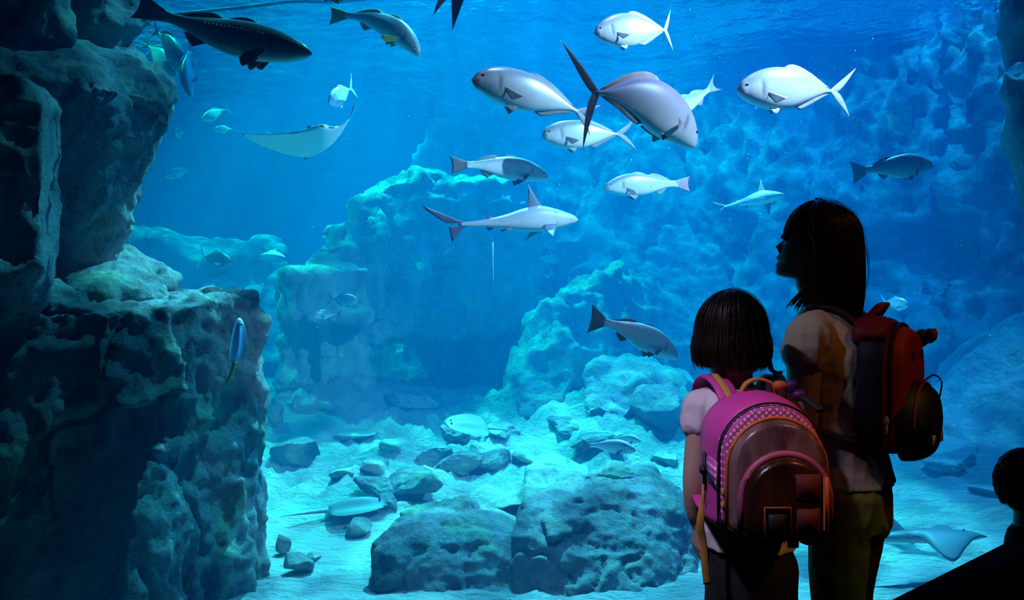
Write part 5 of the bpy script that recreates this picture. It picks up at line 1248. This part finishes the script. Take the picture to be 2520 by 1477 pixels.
# solid underlayer: skull cap without the face, and the fall at the back
cap = bmesh.new(); ellipsoid(cap, Vector(HC), tuple(r3 * .955), seg=40)
dead = [v_ for v_ in cap.verts if (v_.co.z < 1.497 and v_.co.x > -.015 + max(0, (v_.co.z - 1.46)) * 1.2)]; bmesh.ops.delete(cap, geom=dead, context='VERTS')
t = bpy.data.meshes.new('t'); cap.to_mesh(t); cap.free(); bm.from_mesh(t)
a = np.linspace(R(106), R(254), 34)
for lay_ in (.94, .86, .75):
    Rr = [[bm.verts.new((HC[0] + r3[0] * lay_ * (1 + .03 * math.sin(u_ * 3.1) - .12 * max(0, u_ - .5)) * math.cos(q) - .0, HC[1] + r3[1] * lay_ * (1 + .02 * math.sin(u_ * 3.1) - .12 * max(0, u_ - .5)) * math.sin(q), HC[2] - u_ * .180)) for q in a] for u_ in np.linspace(0, 1, 14)]
    for i in range(13):
        for j in range(33): bm.faces.new((Rr[i][j], Rr[i][j + 1], Rr[i + 1][j + 1], Rr[i + 1][j]))
hr = from_bm('hair', bm, M_HAIR, None); hr.parent = g2; hr['label'] = 'dark brown shoulder length hair with a fringe'

# ------------------------------------------------------------------ red backpack
M_NAVY = simple('navy_nylon', (0.012, 0.014, 0.07), 0.6, bump=(80, .2, .002)); M_REDN = simple('red_nylon', (0.40, 0.035, 0.010), 0.6, bump=(60, .3, .003), var=.15)
M_WINE = simple('wine_nylon', (0.22, 0.015, 0.07), 0.6, bump=(60, .3, .003)); M_PATCH = simple('reflective_patch', (0.55, 0.42, 0.10), 0.4)
BK = empty('backpack', (.836, 2.2, 0), R(140)); tag(BK, 'dark red and navy backpack with a small rounded ear tab on the taller girl', 'backpack')
bm = bmesh.new(); pack_layer(bm, .120, .925, 1.252, -.130, -.195, rnd=.014, top=.11, bot=.06); mainc = part('main_compartment', bm, M_NAVY, BK, 'navy main body')
bm = bmesh.new(); pack_layer(bm, .114, .915, 1.236, -.188, -.236, rnd=.026, top=.12, bot=.06); fr_ = part('front_panel', bm, M_REDN, BK, 'red front panel')
bm = bmesh.new(); pack_layer(bm, .110, .895, 1.100, -.215, -.284, rnd=.040, top=.10, bot=.09); lpk = part('lower_pocket', bm, M_BLKN, BK, 'black bulging lower pocket')
t_ = arch_tube('piping', .115, .92, 1.239, -.205, .12, .06, .0050, M_BLKN, None); t_.parent = fr_
t_ = arch_tube('piping', .104, .92, 1.094, -.258, .10, .06, .0030, M_REDN, None); t_.parent = lpk
bm = bmesh.new(); pack_layer(bm, .112, 1.190, 1.262, -.115, -.190, rnd=.02, top=.05, bot=.02); part('top_flap', bm, M_WINE, BK, 'wine red top')
for yy in (.030, -.055):
    bm = bmesh.new(); hx = surf_x(fr_, yy, 1.160); ellipsoid(bm, (hx, yy, 1.160), (.004, .008, .014)); part('dark_button', bm, M_BLKN, fr_)
for yy, hi_ in ((-.105, 1),):
    bm = bmesh.new(); ellipsoid(bm, (-.225, yy, 1.200), (.018, .020, .024)); ellipsoid(bm, (-.243, yy - .006, 1.206), (.016, .018, .020)); er = part('ear_tab', bm, M_BLKN, BK, 'rounded black ear tab')
    bm = bmesh.new(); ellipsoid(bm, (-.254, yy - .008, 1.210), (.008, .014, .017)); part('ear_lining', bm, M_REDN, er, 'red lining')
for yy, w_ in ((.030, .012), (-.055, .010)):
    bm = bmesh.new(); sheet_box(bm, (surf_x(lpk, yy, .955) - .0005, yy, .955), w_, .013, .002); part('patch', bm, M_PATCH, lpk, 'yellow reflective patch')
for s in (1, -1): strap('shoulder_strap', [(-.125, s * .055, 1.225), (-.10, s * .064, 1.252), (-.06, s * .066, 1.278), (.000, s * .068, 1.276), (.036, s * .074, 1.22), (.048, s * .084, 1.10), (.020, s * .105, 1.00), (-.05, s * .128, .965), (-.13, s * .112, .945)], .024, .006, M_BLKN, BK)
strap('carry_handle', [(-.135, .035, 1.255), (-.155, .022, 1.282), (-.165, 0, 1.290), (-.155, -.022, 1.282), (-.135, -.035, 1.255)], .010, .005, M_REDN, BK, 'dark red carry handle', (1, 0, 0))
o = tube('cord_loop', curve3([(-.232, -.085, 1.085), (-.255, -.098, 1.105), (-.275, -.095, 1.09), (-.272, -.090, 1.05)], 16), .0022, M_BLKN); o.parent = BK
bm = bmesh.new(); ellipsoid(bm, (-.200, .118, 1.005), (.007, .005, .012)); ellipsoid(bm, (-.200, .119, .985), (.004, .004, .014)); part('zip_pull', bm, M_SHIRT, BK, 'pale dangling zip pull')

# ------------------------------------------------------------------ person at the right edge, sitting behind the low wall
g3 = empty('person', (1.590, 2.50, -.01), R(22)); tag(g3, 'person with short black hair at the right edge, sitting beyond the wall', 'person')
bm = bmesh.new()
ellipsoid(bm, (.0, 0, .745), (.092, .080, .098)); ellipsoid(bm, (.035, 0, .690), (.060, .056, .068)); ellipsoid(bm, (.092, 0, .705), (.014, .011, .016)); ellipsoid(bm, (.075, 0, .668), (.020, .025, .012)); ellipsoid(bm, (.072, 0, .645), (.022, .022, .018))
for s in (1, -1):
    ear(bm, (.0, s * .078, .715), .052, s); ellipsoid(bm, (.080, s * .030, .735), (.012, .013, .010), seg=10)
limb(bm, [(-.02, 0, .45, .05), (-.005, 0, .58, .044), (.010, 0, .68, .045)])
torso_rings(bm, [(.02, -.02, 0, .12, .155), (.12, -.03, 0, .115, .145), (.26, -.03, 0, .090, .120), (.36, -.02, 0, .09, .125), (.42, -.01, 0, .070, .115), (.46, -.01, 0, .05, .07)])
for s in (1, -1):
    limb(bm, [(-.01, s * .10, .41, .045), (0, s * .135, .385, .042), (.03, s * .15, .30, .038), (.09, s * .15, .22, .034), (.19, s * .12, .17, .030), (.27, s * .07, .16, .024)])
    hand(bm, (.275, s * .068, .158), (1, -s * .4, -.15), s, (0, 0, -1), .16, .4)
    limb(bm, [(0, s * .09, .09, .090), (.18, s * .24, .10, .075), (.30, s * .26, .09, .060), (.36, s * .10, .07, .050), (.38, -s * .03, .055, .038)])
fuse('body', bm, .0055, 3, M_SKIN, g3)
bm = bmesh.new(); torso_rings(bm, [(.10, -.03, 0, .13, .165), (.26, -.03, 0, .105, .135), (.36, -.02, 0, .105, .140), (.42, -.01, 0, .085, .125), (.465, -.01, 0, .062, .075), (.48, -.01, 0, .055, .06)])
for s in (1, -1):
    limb(bm, [(-.02, 0, .42, .075), (-.012, 0, .50, .064), (-.006, 0, .575, .056)])
    limb(bm, [(-.01, s * .10, .41, .052), (0, s * .138, .385, .052), (.02, s * .155, .32, .050)])
fuse('shirt', bm, .008, 3, M_TROUSB, g3, folds(.006, 12, 4))
bm = bmesh.new(); torso_rings(bm, [(.005, -.03, 0, .145, .18), (.08, -.03, 0, .14, .175), (.15, -.03, 0, .13, .165)])
for s in (1, -1): limb(bm, [(0, s * .09, .105, .100), (.18, s * .24, .105, .088), (.30, s * .26, .095, .072), (.35, s * .10, .075, .062)])
fuse('trousers', bm, .008, 3, M_TROUSB, g3, folds(.006, 12, 6))
HC = np.array([-.006, 0, .752]); M = Mesh(); r3 = np.array([.098, .087, .100]); paths = []
def HAIR_OUT(Q): v = Q - HC; return v / (np.linalg.norm(v, axis=1)[:, None] + 1e-9)
for k in range(900):
    az = rs.uniform(-math.pi, math.pi); el = rs.uniform(-.55 if abs(az) > R(100) else (.15 if abs(az) > R(60) else .55), 1.5)
    n_ = 6; e_ = np.linspace(el, el - .28, n_); lay = np.linspace(.99, 1.035, n_) * rs.uniform(.98, 1.02)
    paths.append(HC + np.stack([r3[0] * lay * np.cos(e_) * np.cos(az), r3[1] * lay * np.cos(e_) * np.sin(az), r3[2] * lay * np.sin(e_)], 1))
locks(M, paths, [.0035] * 900)
bm = bmesh.new(); t = bpy.data.meshes.new('t'); t.from_pydata(M.v, [], M.f); bm.from_mesh(t)
cap = bmesh.new(); ellipsoid(cap, Vector(HC), tuple(r3 * .985), seg=32); dead = [v_ for v_ in cap.verts if v_.co.x > .02 and v_.co.z < .80 or (v_.co.x > -.03 and v_.co.z < .745)]; bmesh.ops.delete(cap, geom=dead, context='VERTS')
t = bpy.data.meshes.new('t'); cap.to_mesh(t); cap.free(); bm.from_mesh(t)
hr = from_bm('hair', bm, M_HAIR, None); hr.parent = g3
